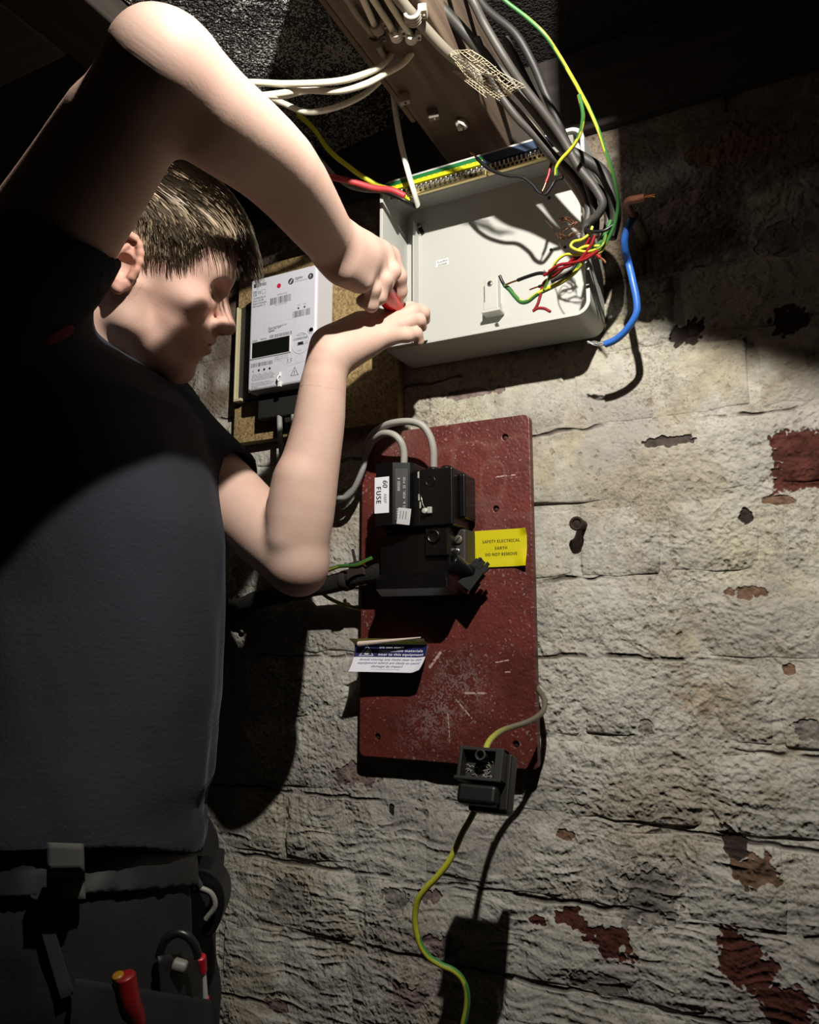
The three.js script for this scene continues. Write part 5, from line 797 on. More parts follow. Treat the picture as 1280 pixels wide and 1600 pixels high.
  const concha = ell(ee(-0.001, 0.0, 0.0085), 0.0092, 0.0125, 0.0085), earBody = blend([ell(ee(-0.005, 0.005, 0.0035), 0.0175, 0.0255, 0.0065), cone(ee(0.003, -0.015, 0.002), ee(-0.0005, -0.022, 0.004), 0.0075, 0.0065)], 0.006);
  const anti = blend([cone(ee(-0.012, -0.006, 0.0095), ee(-0.013, 0.008, 0.0115), 0.0032, 0.003), cone(ee(-0.013, 0.008, 0.0115), ee(-0.004, 0.021, 0.009), 0.003, 0.0024), cone(ee(0.0095, -0.001, 0.006), ee(0.0085, -0.007, 0.006), 0.0042, 0.0042)], 0.003);
  const hel = blend(helix, 0.003), scapha = blend([cone(ee(-0.0135, 0.02, 0.01), ee(-0.017, 0.004, 0.011), 0.0022, 0.0022), cone(ee(-0.0135, 0.02, 0.01), ee(0.002, 0.0265, 0.009), 0.0024, 0.0024)], 0.003);
  const ear = (x, y, z) => { let d = earBody(x, y, z); d = smin(d, hel(x, y, z), 0.003); d = smax(d, -scapha(x, y, z), 0.003); d = smax(d, -concha(x, y, z), 0.004); return smin(d, anti(x, y, z), 0.003); };
  const loc = (x, y, z) => { const X = x - HO.x, Y = y - HO.y, Z = z - HO.z; return [X * hf.x + Y * hf.y + Z * hf.z, X * hu.x + Y * hu.y + Z * hu.z, X * hr.x + Y * hr.y + Z * hr.z]; };
  const neck = blend([cone(HL(-0.022, -0.03, 0), HL(-0.055, -0.13, 0.0), 0.052, 0.056), cone(HL(0.02, -0.07, 0), HL(-0.02, -0.14, 0), 0.03, 0.045)], 0.03);
  const headSDF = (x, y, z) => { const [a, b, c] = loc(x, y, z); let d = headLocal(a, b, c); const e = ear(a, b, c); d = smin(d, e, 0.006); const e2 = ear(a, b, -c); d = smin(d, e2, 0.006); return smin(d, neck(x, y, z), 0.02); };

  // ---- skin
  const tone = (x, y, z) => { const n = 0.5 + 0.25 * n3(x * 60, y * 60, z * 60) + 0.2 * n3(x * 160, y * 160, z * 160); return n; };
  const elbows = [tip, LE.clone().add(V(0, -0.03, 0)), Q(262, 40, 0.555)];
  const skinCol = (red0 = 0) => (x, y, z) => { let red = red0; const t = tone(x, y, z) + 0.35 * n3(x * 22, y * 22, z * 22); for (const p of elbows) red = Math.max(red, 0.7 * Math.exp(-((x - p.x) ** 2 + (y - p.y) ** 2 + (z - p.z) ** 2) / 0.0012)); return [0.54 + 0.04 * t - 0.02 * red, 0.36 + 0.05 * t - 0.1 * red, 0.29 + 0.045 * t - 0.09 * red]; };
  const faceCol = (x, y, z) => { const [a, b, c] = loc(x, y, z); const earRed = sstep(0.0, 0.012, Math.abs(c) - 0.068) * sstep(-0.05, -0.02, a + 0.02) * sstep(0.03, 0.02, a); const nose2 = Math.exp(-(((a - 0.112) ** 2 + (b + 0.005) ** 2 + c * c) / 0.0004)), cheek = Math.exp(-(((a - 0.07) ** 2 + (b + 0.012) ** 2 + (Math.abs(c) - 0.04) ** 2) / 0.0009)), lip = Math.exp(-(((b + 0.041) / 0.0085) ** 2)) * sstep(0.084, 0.09, a) * sstep(0.024, 0.018, Math.abs(c));
    const base = skinCol(Math.min(1, 0.7 * earRed + 0.5 * nose2 + 0.45 * cheek + 0.25))(x, y, z); const brow = Math.exp(-(((b - 0.0455 + 0.15 * Math.abs(Math.abs(c) - 0.028)) / 0.0042) ** 2)) * sstep(0.07, 0.078, a) * sstep(0.006, 0.013, Math.abs(c)) * sstep(0.052, 0.044, Math.abs(c)); const lash = Math.exp(-(((b - 0.016) / 0.0026) ** 2)) * sstep(0.073, 0.077, a) * sstep(0.016, 0.021, Math.abs(c)) * sstep(0.047, 0.042, Math.abs(c)); const stub = 0.12 * sstep(-0.03, -0.06, b) * sstep(0.02, 0.05, a) * (0.6 + 0.4 * n3(x * 700, y * 700, z * 700));
    return base.map((v, i) => lerp(lerp(lerp(v, [0.4, 0.17, 0.14][i], 0.6 * lip), [0.2, 0.12, 0.06][i], 0.75 * brow + 0.85 * lash), [0.3, 0.2, 0.15][i], stub)); };
  const handCol = (pts) => (x, y, z) => { let r = 0.15; for (const p of pts) r = Math.max(r, 0.55 * Math.exp(-((x - p.x) ** 2 + (y - p.y) ** 2 + (z - p.z) ** 2) / 0.00018)); return skinCol(r)(x, y, z); };
  const grid = (f, pts, m, hh, col) => { const lo = V(1e9, 1e9, 1e9), hi = V(-1e9, -1e9, -1e9); for (const p of pts) { lo.min(p); hi.max(p); } lo.subScalar(m); hi.addScalar(m); return nets(f, lo, hi, hh, col); };
  const aR = (x, y, z) => smin(armR(x, y, z), palmR(x, y, z), 0.012), aL = (x, y, z) => smin(armL(x, y, z), palmL(x, y, z), 0.012);
  const fullR = (x, y, z) => smin(armR(x, y, z), handR(x, y, z), 0.012), fullL = (x, y, z) => smin(armL(x, y, z), handL(x, y, z), 0.012);
  const torsoCore = blend([cone(along(RS, LS, 0.5, 0, -0.1, 0), V(-0.235, 0.98, 0.28), 0.08, 0.085), cone(along(RS, LS, 0.12), along(RS, LS, 0.88), 0.035, 0.035), cone(HL(-0.045, -0.12, 0), along(RS, LS, 0.5, 0, -0.04, 0), 0.05, 0.04)], 0.02);
  const clipTo = (f, a, n) => (x, y, z) => Math.max(f(x, y, z), (x - a.x) * n.x + (y - a.y) * n.y + (z - a.z) * n.z);
  const dirR = RW.clone().sub(RE).normalize(), dirL = LW.clone().sub(LE).normalize();
  const cutR = along(RE, RW, 0.88), cutL = along(LE, LW, 0.86), back = (v) => v.clone().negate();
  const keep = (g, a, n, side) => { // drop the triangles on the other side of the plane
    const P = g.attributes.position, I = g.index.array, out = []; for (let i = 0; i < I.length; i += 3) { const q = I[i]; if (((P.getX(q) - a.x) * n.x + (P.getY(q) - a.y) * n.y + (P.getZ(q) - a.z) * n.z) * side > 0) out.push(I[i], I[i + 1], I[i + 2]); } g.setIndex(out); return g; };
  const seenR = [h(607, 402, 0.917), h(625, 455, 0.942), h(566, 470, 0.902), h(618, 474, 0.952), h(582, 476, 0.887), h(562, 402, 0.873)], redR = [h(620, 430, 0.922), h(612, 422, 0.897), h(618, 474, 0.951), h(595, 464, 0.897), h(606, 400, 0.917)];
  const seenL = [L(655, 533, 0.956), L(664, 490, 0.981), L(560, 504, 0.961), L(518, 556, 0.908)], redL = [L(655, 530, 0.954), L(659, 508, 0.964), L(664, 497, 0.974), L(660, 490, 0.981)];
  const body = [
    keep(grid(aR, [RS, RE, RW], 0.065, 0.0042, skinCol(0.15)), along(RE, RW, 0.885), dirR, -1),
    keep(grid(fullR, [along(RE, RW, 0.85), ...seenR], 0.034, 0.0019, handCol(redR)), along(RE, RW, 0.87), dirR, 1),
    keep(grid(aL, [LS, LE, LW], 0.065, 0.0045, skinCol(0.15)), along(LE, LW, 0.865), dirL, -1),
    keep(grid(fullL, [along(LE, LW, 0.83), ...seenL], 0.034, 0.0019, handCol(redL)), along(LE, LW, 0.85), dirL, 1),
    grid(headSDF, [0, 1, 2, 3, 4, 5, 6, 7].map((i) => HL(i & 1 ? 0.125 : -0.1, i & 2 ? 0.133 : -0.12, i & 4 ? 0.09 : -0.09)), 0.002, 0.0026, faceCol),
    (() => { const lo = HL(-0.006, 0.004, 0.08).subScalar(0.042), hi = HL(-0.006, 0.004, 0.08).addScalar(0.042); return nets((x, y, z) => { const [a, b, c] = loc(x, y, z); return Math.max(headSDF(x, y, z) - 0.0001, 0.066 - c, Math.hypot(a + 0.012, b - 0.004) - 0.036); }, lo, hi, 0.0011, faceCol); })(),
    grid(torsoCore, [RS, LS, V(-0.235, 0.95, 0.28), HL(-0.05, -0.12, 0)], 0.1, 0.012, skinCol(0.1)),
  ];
  const skinMat = new THREE.MeshPhysicalMaterial({ vertexColors: true, roughness: 0.56, specularIntensity: 0.45, sheen: 0.15, sheenColor: new THREE.Color(0.6, 0.35, 0.28), sheenRoughness: 0.5 });
  skinMat.bumpMap = dataTex(256, 256, (u, v) => 0.5 + 0.3 * n2(u * 64, v * 64) + 0.2 * n2(u * 20, v * 20), false, true); skinMat.bumpScale = 0.00007;
  const bodyMesh = part('body', body.map((g) => setUV(g, (x, y, z) => [(x * 0.75 + z * 0.75) * 9, (y + 0.4 * x - 0.4 * z) * 9])), skinMat, person);
  // nails where they show
  const nailMat = mat(0xd9a898, 0.35);

  // ---- hair: a cap under thousands of strands
  const hairLine = (a, b, c) => { // > 0 inside the hair
    const z = Math.abs(c), front = 0.098 - 0.012 * (z / 0.06) ** 2, low = lerp(0.072, 0.024, sstep(0.075, 0.03, a)) - 0.035 * sstep(0.02, -0.03, a) - 0.03 * sstep(-0.04, -0.08, a);
    return Math.min(b - low, front - a + 0.012 * sstep(0.06, 0.1, b));
  };
  const capLocal = (a, b, c) => { const d = skull(a, b, c), hl = hairLine(a, b, c), th = 0.003 + 0.011 * sstep(0.035, 0.09, b) * sstep(-0.06, 0.0, a) + 0.004 * sstep(0.03, 0.08, a) * sstep(0.06, 0.08, b); return smax(d - th + 0.0018 * n3(a * 45, b * 45, c * 140), -hl + 0.003 * n2(a * 160, c * 160), 0.006); };
  const hairCol = (k) => { const d = [0.24, 0.175, 0.11], l = [0.66, 0.53, 0.37]; return d.map((v, i) => lerp(v, l[i], k)); };
  const cap = nets((x, y, z) => { const q = loc(x, y, z); return capLocal(q[0], q[1], q[2]); }, HL(0, 0.05, 0).subScalar(0.125), HL(0, 0.05, 0).addScalar(0.125), 0.0028, (x, y, z) => hairCol(0.28 + 0.12 * n3(x * 120, y * 120, z * 120)));
  const hairMat = new THREE.MeshPhysicalMaterial({ vertexColors: true, roughness: 0.42, specularIntensity: 0.6 });
  const hair = part('hair', cap, hairMat, person);
  {
    const r = rng(91), pos = [], nor = [], col = [], idx = []; const eps = 0.001;
    const gN = (a, b, c) => { const v = V(skull(a + eps, b, c) - skull(a - eps, b, c), skull(a, b + eps, c) - skull(a, b - eps, c), skull(a, b, c + eps) - skull(a, b, c - eps)); return v.normalize(); };
    let made = 0;
    for (let tries = 0; made < 8500 && tries < 80000; tries++) {
      const u = r() * 2 - 1, ph = r() * 6.2832, s = Math.sqrt(1 - u * u); let p = V(-0.002 + 0.11 * s * Math.cos(ph), 0.045 + 0.1 * u, 0.088 * s * Math.sin(ph));
      for (let i = 0; i < 6; i++) { const d = skull(p.x, p.y, p.z), n = gN(p.x, p.y, p.z); p.addScaledVector(n, -d); }
      if (hairLine(p.x, p.y, p.z) < 0.001) continue;
      if (p.z < -0.02 && r() < 0.6) continue;
      made++;
      const top = sstep(0.055, 0.095, p.y + 0.012 * n2(p.x * 60, p.z * 60)), len = lerp(0.013 + 0.008 * r(), 0.036 + 0.026 * r(), top) * lerp(0.6, 1, sstep(0.02, 0.06, p.y)), segs = top > 0.4 ? 7 : 4;
      const clump = n2(p.x * 85 + 5, p.z * 85 + p.y * 60), shade = clamp(0.55 + 0.24 * clump + (r() - 0.5) * 0.5), cc = hairCol(shade); const wd = 0.00034 + 0.00026 * r(); const base0 = pos.length / 3;
      let q = p.clone().addScaledVector(gN(p.x, p.y, p.z), 0.001), dir = gN(p.x, p.y, p.z); const lift = lerp(0.0025, 0.011, top) * (0.55 + 0.7 * r());
      for (let k = 0; k <= segs; k++) {
        const n = gN(q.x, q.y, q.z), t = k / segs;
        // combed forwards and down, the sides straight down and a little forward
        const flow = V(lerp(0.55, 1.15, top), lerp(-1.0, -0.22 - 1.0 * sstep(0.05, 0.1, q.x), top), 0.1 * clump + (r() - 0.5) * 0.16 + 0.25 * Math.sign(q.z) * top * 0.5); flow.addScaledVector(n, -flow.dot(n) * (q.x > 0.09 ? 0.25 : 0.92)).normalize(); flow.addScaledVector(n, (k < 2 ? 0.75 : -0.05) * (0.4 + 0.8 * top));
        dir.lerp(flow, 0.55).normalize();
        const w = wd * (1 - 0.75 * t * t), side = new THREE.Vector3().crossVectors(dir, n).normalize(), up2 = new THREE.Vector3().crossVectors(side, dir);
        for (let j = 0; j < 3; j++) { const a = j * 2.0944, nn = side.clone().multiplyScalar(Math.cos(a)).addScaledVector(up2, Math.sin(a)), v = HL(q.x + nn.x * w, q.y + nn.y * w, q.z + nn.z * w); pos.push(v.x, v.y, v.z); const N = hf.clone().multiplyScalar(nn.x).addScaledVector(hu, nn.y).addScaledVector(hr, nn.z); nor.push(N.x, N.y, N.z); const m = 0.75 + 0.4 * t; col.push(cc[0] * m, cc[1] * m, cc[2] * m); }
        if (k < segs) { q = q.clone().addScaledVector(dir, len / segs); const d = skull(q.x, q.y, q.z); const want = 0.0015 + lift * sstep(0, 0.35, t); if (d < want && q.x < 0.1) q.addScaledVector(gN(q.x, q.y, q.z), (want - d) * 0.6); }
      }
      for (let k = 0; k < segs; k++) for (let j = 0; j < 3; j++) { const a = base0 + k * 3 + j, b = base0 + k * 3 + (j + 1) % 3; idx.push(a, b, b + 3, a, b + 3, a + 3); }
    }
    const g = new THREE.BufferGeometry(); g.setAttribute('position', new THREE.BufferAttribute(new Float32Array(pos), 3)); g.setAttribute('normal', new THREE.BufferAttribute(new Float32Array(nor), 3)); g.setAttribute('color', new THREE.BufferAttribute(new Float32Array(col), 3)); g.setIndex(idx);
    const st = part('strands', g, hairMat, hair); st.userData.kind = 'stuff';
  }

  // ---- shirt
  const lat = V(0.518, 0, 0.853), fw = V(0.853, 0, -0.518), T0 = V(-0.214, 1.2, 0.33);
  const rows = [[0.93, 0.1, -0.145, 0.172], [0.975, 0.108, -0.145, 0.172], [1.055, 0.115, -0.138, 0.166], [1.137, 0.123, -0.128, 0.16], [1.229, 0.125, -0.122, 0.16], [1.309, 0.122, -0.122, 0.166], [1.383, 0.11, -0.125, 0.172], [1.44, 0.093, -0.125, 0.168], [1.475, 0.072, -0.12, 0.14], [1.5, 0.045, -0.112, 0.1], [1.52, 0.01, -0.1, 0.06], [1.54, -0.02, -0.09, 0.03]];
  const rowAt = (y) => { if (y <= rows[0][0]) return rows[0]; for (let i = 0; i + 1 < rows.length; i++) if (y < rows[i + 1][0]) { const t = (y - rows[i][0]) / (rows[i + 1][0] - rows[i][0]), s = t * t * (3 - 2 * t) * 0.4 + t * 0.6; return rows[i].map((v, k) => lerp(v, rows[i + 1][k], s)); } return rows[rows.length - 1]; };
  const fold = (u, v, y) => 0.0035 * n3(u * 9 + 3, y * 5, v * 9) + 0.004 * sstep(1.16, 0.98, y) * n3(u * 5, y * 30 + 0.8 * n2(u * 8, v * 8), v * 5) + 0.0022 * n3(u * 26 + y * 9, y * 8, v * 26) + 0.006 * ridge(u * 13 - (y - 1.1) * 4, 0.7 + v * 2) * sstep(0.02, 0.1, u);
  const torso = (x, y, z) => {
    const dx = x - T0.x, dz = z - T0.z, R = rowAt(y), u = dx * fw.x + dz * fw.z, v = dx * lat.x + dz * lat.z, uc = (R[1] + R[2]) / 2, a = (R[1] - R[2]) / 2, b = R[3];
    const p = Math.pow(Math.pow(Math.abs((u - uc) / a), 2.3) + Math.pow(Math.abs(v / b), 2.3), 1 / 2.3);
    let d = (p - 1) * Math.min(a, b) * 0.9; d = Math.max(d, (y - 1.56) * 0.8, 0.972 + 0.27 * Math.max(-0.1, v) + 0.004 * n2(u * 12, v * 12) - y); return d - fold(u, v, y);
  };
  const slR = along(RS, RE, 0.26), slL = along(LS, LE, 0.53);
  const cutA = Q(8, 335, 0.66), cutB = Q(180, 400, 0.69), dR = new THREE.Vector3().crossVectors(cutB.clone().sub(cutA), toCam(cutB)).normalize(); if (dR.dot(RE.clone().sub(RS)) < 0) dR.negate(); slR.copy(cutA).lerp(cutB, 0.5); const dL = LE.clone().sub(LS).normalize();
  const sleeveR = blend([cone(along(RS, LS, 0.16, 0, -0.035, 0), RS, 0.075, 0.062), cone(RS, along(RS, RE, 0.5), 0.06, 0.053)], 0.03), sleeveL = blend([cone(along(RS, LS, 0.86, 0, -0.02, 0), LS, 0.07, 0.066), cone(LS, along(LS, LE, 0.62), 0.068, 0.06)], 0.03);
  const shirtSDF = (x, y, z) => {
    const cr = (x - slR.x) * dR.x + (y - slR.y) * dR.y + (z - slR.z) * dR.z, clf = (x - slL.x) * dL.x + (y - slL.y) * dL.y + (z - slL.z) * dL.z;
    const w = 0.003 * n3(x * 25, y * 25, z * 25);
    let sR = smax(sleeveR(x, y, z) + w, cr + w, 0.004), sL = smax(sleeveL(x, y, z) + w, clf, 0.004);
    // the sleeves are open at the cuff
    sR = Math.max(sR, -Math.max(sleeveR(x, y, z) + 0.007, -cr - 0.05)); sL = Math.max(sL, -Math.max(sleeveL(x, y, z) + 0.007, -clf - 0.05));
    return smin(smin(torso(x, y, z), sR, 0.035), sL, 0.03);
  };
  const navy = [0.026, 0.029, 0.036];
  const shirtMat = new THREE.MeshPhysicalMaterial({ color: new THREE.Color(0.026, 0.029, 0.036), roughness: 0.9, sheen: 0.6, sheenColor: new THREE.Color(0.12, 0.13, 0.16), sheenRoughness: 0.6, specularIntensity: 0.25, bumpMap: dataTex(256, 256, (u, v) => 0.5 + 0.25 * Math.sin(u * 804) * Math.sin(v * 804) + 0.2 * n2(u * 50, v * 50), false, true), bumpScale: 0.0006 });
  const sLo = V(-0.52, 0.94, 0.0), sHi = V(0.06, 1.66, 0.6);
  const shirt = part('shirt', setUV(nets(shirtSDF, sLo, sHi, 0.0044), (x, y, z) => [(x * 0.85 - z * 0.52) * 8, y * 8]), shirtMat, person);
  const maroon = mat(0x6e1026, 0.8);
  const patch = (name, region, m, lo, hi, hh = 0.0025, off = 0.0016) => part(name, nets((x, y, z) => Math.max(shirtSDF(x, y, z) - off, region(x, y, z), -shirtSDF(x, y, z) - 0.006), lo, hi, hh), m, shirt);
  { const a = Q(-40, 548, 0.7), b = Q(100, 516, 0.69), f = cone(a, b, 0.013, 0.009), lo = a.clone().min(b).subScalar(0.08), hi = a.clone().max(b).addScalar(0.08); patch('shoulder_stripe', f, maroon, lo, hi); }
  { const a = Q(338, 702, 0.985), b = Q(372, 738, 0.985), f = cone(a, b, 0.014, 0.014), lo = a.clone().min(b).subScalar(0.06), hi = a.clone().max(b).addScalar(0.06); patch('sleeve_stripe', f, maroon, lo, hi); }
  // collar round the neck
  { const g = nets((x, y, z) => { const n = neck(x, y, z), [a, b, c] = loc(x, y, z); return Math.max(Math.abs(n - 0.0085) - 0.003, b + 0.082 + 0.25 * (a + 0.03), -(b + 0.122 + 0.25 * (a + 0.03))); }, HL(-0.05, -0.1, 0).subScalar(0.12), HL(-0.05, -0.1, 0).addScalar(0.12), 0.003); part('collar', g, mat(0x2a0b12, 0.85), shirt); }

  // ---- trousers, belt, shoes
  const hipR = V(-0.19, 0.92, 0.365), hipL = V(-0.285, 0.92, 0.19), kneeR = V(-0.085, 0.5, 0.345), kneeL = V(-0.23, 0.5, 0.2), ankR = V(-0.13, 0.09, 0.37), ankL = V(-0.27, 0.09, 0.21);
  const pel = (x, y, z) => { const dx = x - T0.x, dz = z - T0.z, u = dx * fw.x + dz * fw.z, v = dx * lat.x + dz * lat.z, p = Math.pow(Math.abs((u + 0.022) / 0.112) ** 2.2 + Math.abs(v / 0.152) ** 2.2 + Math.abs((y - 0.93) / 0.14) ** 2.6, 1 / 2.3); return (p - 1) * 0.1; };
  const trousSDF = (x, y, z) => { let d = blend([pel, cone(hipR, kneeR, 0.098, 0.078), cone(kneeR, ankR, 0.078, 0.062), cone(hipL, kneeL, 0.098, 0.074), cone(kneeL, ankL, 0.074, 0.062)], 0.05)(x, y, z); d += 0.0045 * n3(x * 16, y * 9, z * 16) + 0.003 * n3(x * 40, y * 24, z * 40); return Math.max(d, y - 1.035, 0.06 - y); };
  const trouMat = mat(0x0f0f10, 0.92, { bumpMap: shirtMat.bumpMap, bumpScale: 0.0006 });
  const trou = part('trousers', setUV(nets(trousSDF, V(-0.45, 0.03, 0.05), V(0.06, 1.06, 0.56), 0.009), (x, y, z) => [(x - z) * 6, y * 6]), trouMat, person);
  const shoe = (a) => { const f = blend([cone(V(a.x, 0.045, a.z), V(a.x + 0.15 * fw.x, 0.035, a.z + 0.15 * fw.z), 0.046, 0.036), cone(V(a.x, 0.05, a.z), V(a.x, 0.12, a.z), 0.046, 0.05)], 0.03); return nets((x, y, z) => Math.max(f(x, y, z), 0.001 - y), V(a.x - 0.1, -0.01, a.z - 0.2), V(a.x + 0.24, 0.2, a.z + 0.12), 0.007); };
  part('shoe', shoe(ankR), mat(0x161311, 0.6), person); part('shoe', shoe(ankL), mat(0x161311, 0.6), person);
  part('belt', nets((x, y, z) => { const v = (x - T0.x) * lat.x + (z - T0.z) * lat.z, yc = 0.953 + 0.25 * v, t = trousSDF(x, Math.min(y, 1.0), z); return Math.max(Math.abs(t - 0.003) - 0.0045, Math.abs(y - yc) - 0.017); }, V(-0.45, 0.86, 0.05), V(0.06, 1.04, 0.56), 0.0042), mat(0x161617, 0.6), trou);
  // the pale web tab that hangs from the belt, the strap and pockets of the work trousers
  const onT = (px, py, off = 0.004) => { const d = rayDir(px, py); let t = 0.5; for (let i = 0; i < 60; i++) { const p = CAM.clone().addScaledVector(d, t), s = Math.min(trousSDF(p.x, p.y, p.z), shirtSDF(p.x, p.y, p.z)) - off; if (s < 0.0004) return p; t += s * 0.6; } return CAM.clone().addScaledVector(d, t); };
  const sheet = (name, c, m, off = 0.004, n = 8, th = 0.002, parent = trou) => { // a cloth patch laid on the trousers between four corners seen in the photo
    const pos = [], idx = []; for (let k = 0; k < 2; k++) for (let j = 0; j <= n; j++) for (let i = 0; i <= n; i++) { const u = i / n, v = j / n, x = lerp(lerp(c[0][0], c[1][0], u), lerp(c[3][0], c[2][0], u), v), y = lerp(lerp(c[0][1], c[1][1], u), lerp(c[3][1], c[2][1], u), v); const p = onT(x, y, k ? off - th : off); pos.push(p.x, p.y, p.z); }
    const M = (n + 1) * (n + 1), q = (i, j, k) => k * M + j * (n + 1) + i; for (let j = 0; j < n; j++) for (let i = 0; i < n; i++) { idx.push(q(i, j, 0), q(i, j + 1, 0), q(i + 1, j + 1, 0), q(i, j, 0), q(i + 1, j + 1, 0), q(i + 1, j, 0)); idx.push(q(i, j, 1), q(i + 1, j + 1, 1), q(i, j + 1, 1), q(i, j, 1), q(i + 1, j, 1), q(i + 1, j + 1, 1)); }
    for (let i = 0; i < n; i++) { idx.push(q(i, 0, 0), q(i + 1, 0, 0), q(i + 1, 0, 1), q(i, 0, 0), q(i + 1, 0, 1), q(i, 0, 1)); idx.push(q(i, n, 0), q(i + 1, n, 1), q(i + 1, n, 0), q(i, n, 0), q(i, n, 1), q(i + 1, n, 1)); idx.push(q(0, i, 0), q(0, i + 1, 1), q(0, i + 1, 0), q(0, i, 0), q(0, i, 1), q(0, i + 1, 1)); idx.push(q(n, i, 0), q(n, i + 1, 0), q(n, i + 1, 1), q(n, i, 0), q(n, i + 1, 1), q(n, i, 1)); }
    const g = new THREE.BufferGeometry(); g.setAttribute('position', new THREE.BufferAttribute(new Float32Array(pos), 3)); g.setIndex(idx); g.computeVertexNormals(); return part(name, g, m, parent);
  };
  sheet('web_tab', [[73, 1316], [131, 1318], [134, 1404], [73, 1409]], mat(0x4a4947, 0.85), 0.019, 8, 0.004);
  sheet('strap', [[40, 1376], [60, 1368], [116, 1552], [94, 1562]], mat(0x1f1f20, 0.85), 0.007, 10, 0.003);
  sheet('tool_pocket', [[118, 1528], [330, 1562], [334, 1660], [104, 1640]], mat(0x111112, 0.9), 0.02, 10, 0.004);
  sheet('holster', [[246, 1494], [316, 1486], [318, 1590], [254, 1590]], mat(0x101011, 0.6), 0.016, 8, 0.004);
  // tools carried in the pockets
  const tool = (name, label, cat, pos) => thing(name, label, cat, pos);
  { const a = onT(196, 1526, 0.022), b = onT(214, 1600, 0.012), t = tool('pliers', 'red and yellow handle of pliers in the thigh pocket', 'pliers', a); part('handle', tube([a, a.clone().lerp(b, 0.5).add(V(0.002, 0, 0.003)), b], 0.0088, { rad: 14 }), mat(0x7c1416, 0.4), t); const s = toCam(a).multiplyScalar(0.003); const o = RGT.clone().multiplyScalar(-0.0065); part('yellow_grip', tube([a.clone().add(o).add(s).add(V(0, 0.001, 0)), a.clone().lerp(b, 0.3).add(o).add(s), a.clone().lerp(b, 0.62).add(o)], 0.0052, { rad: 12 }), mat(0x8c6414, 0.4), t); }
  { const a = onT(313, 1496, 0.016), b = onT(320, 1588, 0.012), t = tool('screwdriver', 'red and white screwdriver handle standing in the front of the thigh pocket', 'screwdriver', a); const at2 = (k) => a.clone().lerp(b, k); part('handle', tube([at2(0), at2(0.12), at2(0.22)], 0.0058, { rad: 12 }), mat(0xb01a30, 0.4), t); part('white_grip', tube([at2(0.2), at2(0.45), at2(0.72)], 0.0046, { rad: 12 }), mat(0xc9c9c4, 0.5), t); part('lower_grip', tube([at2(0.7), at2(0.85), at2(1)], 0.006, { rad: 12 }), mat(0xb01a30, 0.4), t); }
  { const c = onT(278, 1492, 0.02), t = tool('cutters', 'black cutters with a looped handle in the thigh pocket', 'cutters', c); const ring = []; for (let i = 0; i <= 14; i++) { const a = Math.PI * (0.05 + 0.9 * i / 14); ring.push(Q(279 + 30 * Math.cos(a) * -1, 1502 - 44 * Math.sin(a), c.distanceTo(CAM) * 0 + c.clone().sub(CAM).dot(FWD) - 0.004)); } part('loop_handle', tube(ring, 0.0042, { rad: 10 }), mat(0x1a1a1c, 0.35), t); part('pivot', rod(Q(270, 1506, c.clone().sub(CAM).dot(FWD) - 0.004), Q(292, 1512, c.clone().sub(CAM).dot(FWD) - 0.004), 0.006), mat(0x77736c, 0.5), t); }
  { // tape dispenser on the far hip
    const D = 0.86, t = tool('tape_holder', 'black curved plastic tape holder clipped to the belt at his hip', 'holder', Q(330, 1390, D)); const sh = new THREE.Shape(); const P2 = (x, y) => [(x - 330) * D / FOCAL, (1390 - y) * D / FOCAL];
    const outl = [[296, 1344], [335, 1342], [356, 1366], [358, 1400], [338, 1440], [322, 1428], [340, 1398], [338, 1376], [296, 1368]]; { const c = new THREE.CatmullRomCurve3(outl.map(([x, y]) => { const q = P2(x, y); return V(q[0], q[1], 0); }), true, 'centripetal'); c.getPoints(60).forEach((q, i) => (i ? sh.lineTo(q.x, q.y) : sh.moveTo(q.x, q.y))); }
    const g = new THREE.ExtrudeGeometry(sh, { depth: 0.03, bevelEnabled: true, bevelSize: 0.002, bevelThickness: 0.002, bevelSegments: 2 }); const m4 = new THREE.Matrix4().makeBasis(RGT, UPV, FWD.clone().negate()); g.applyMatrix4(m4); const o = Q(330, 1390, D + 0.02); g.translate(o.x, o.y, o.z); part('shell', g, mat(0x161618, 0.4), t);
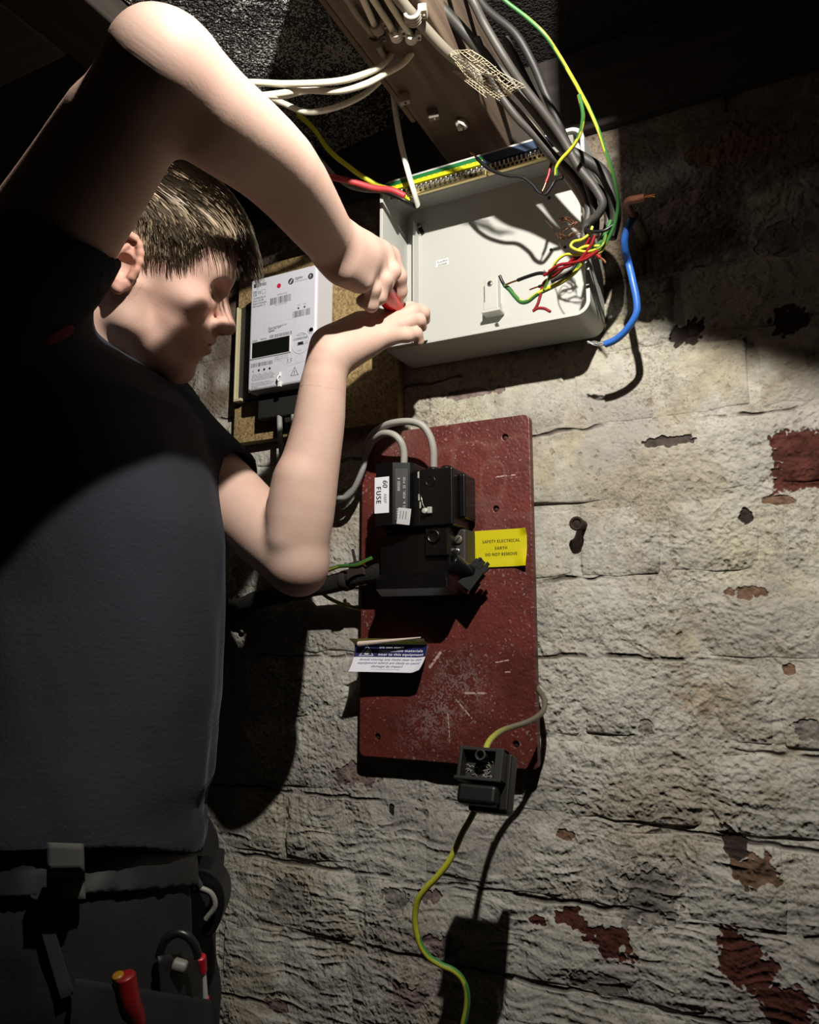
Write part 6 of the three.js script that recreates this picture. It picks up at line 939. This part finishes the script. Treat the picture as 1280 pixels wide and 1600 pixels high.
    part('buckle', tube([Q(288, 1330, 0.83), Q(300, 1352, 0.83), Q(305, 1372, 0.835), Q(312, 1384, 0.84)], 0.004, { rad: 8 }), mat(0x4a4a4c, 0.4), t);
    part('wire_loop', tube([Q(310, 1386, 0.84), Q(330, 1396, 0.84), Q(336, 1415, 0.84), Q(322, 1436, 0.84)], 0.003, { rad: 8 }), mat(0x8a8880, 0.5), t);
  }
  // ---- the screwdriver in his fist
  const s0 = Q(592, 446, 0.892), s1 = Q(621, 486, 0.972), s2 = Q(635, 478, 1.02); const ax = s1.clone().sub(s0).normalize(), len = s0.distanceTo(s1);
  const sd = thing('insulated_screwdriver', 'red handled screwdriver gripped in his raised fist at the corner of the consumer unit', 'screwdriver', s1);
  part('handle', lathe(s0, s1.clone().addScaledVector(ax, 0.004), [[0, 0], [0.008, 0.001], [0.0118, 0.008], [0.0122, len * 0.4], [0.0112, len * 0.62], [0.0128, len * 0.8], [0.0135, len - 0.01], [0.012, len - 0.002], [0.008, len + 0.004], [0, len + 0.004]], 24), mat(0xc8101c, 0.3), sd);
  part('shaft', rod(s1, s1.clone().addScaledVector(ax, 0.055), 0.0032), mat(0x8c1016, 0.4), sd); part('blade', rod(s1.clone().addScaledVector(ax, 0.054), s1.clone().addScaledVector(ax, 0.07), 0.0022), steel, sd);
  if (globalThis.DEBUG_HEAD) { const show = (n, p) => { const d = p.clone().sub(CAM), D = d.dot(FWD); console.log(n, (640 + FOCAL * d.dot(RGT) / D).toFixed(0), (800 - FOCAL * d.dot(UPV) / D).toFixed(0), D.toFixed(3)); }; show('nose 358,528', HL(0.121, -0.005, 0)); show('chin 290,584', HL(0.08, -0.1, 0)); show('ear', HL(0, 0, 0.07)); show('eye 331,459', HL(0.08, 0.02, 0.035)); show('top 257,244', HL(0, 0.135, 0)); show('nasion 354,480', HL(0.092, 0.032, 0)); show('mouth 301,538', HL(0.088, -0.041, 0.024)); show('fringe 391,430', HL(0.129, 0.043, 0)); show('neck', HL(-0.055, -0.13, 0)); show('LS', LS); show('RS', RS); for (const p of [RE, RW, LE, LW]) console.log(p.toArray().map((v) => v.toFixed(3)).join(' ')); }
}

renderer.render(scene, camera);
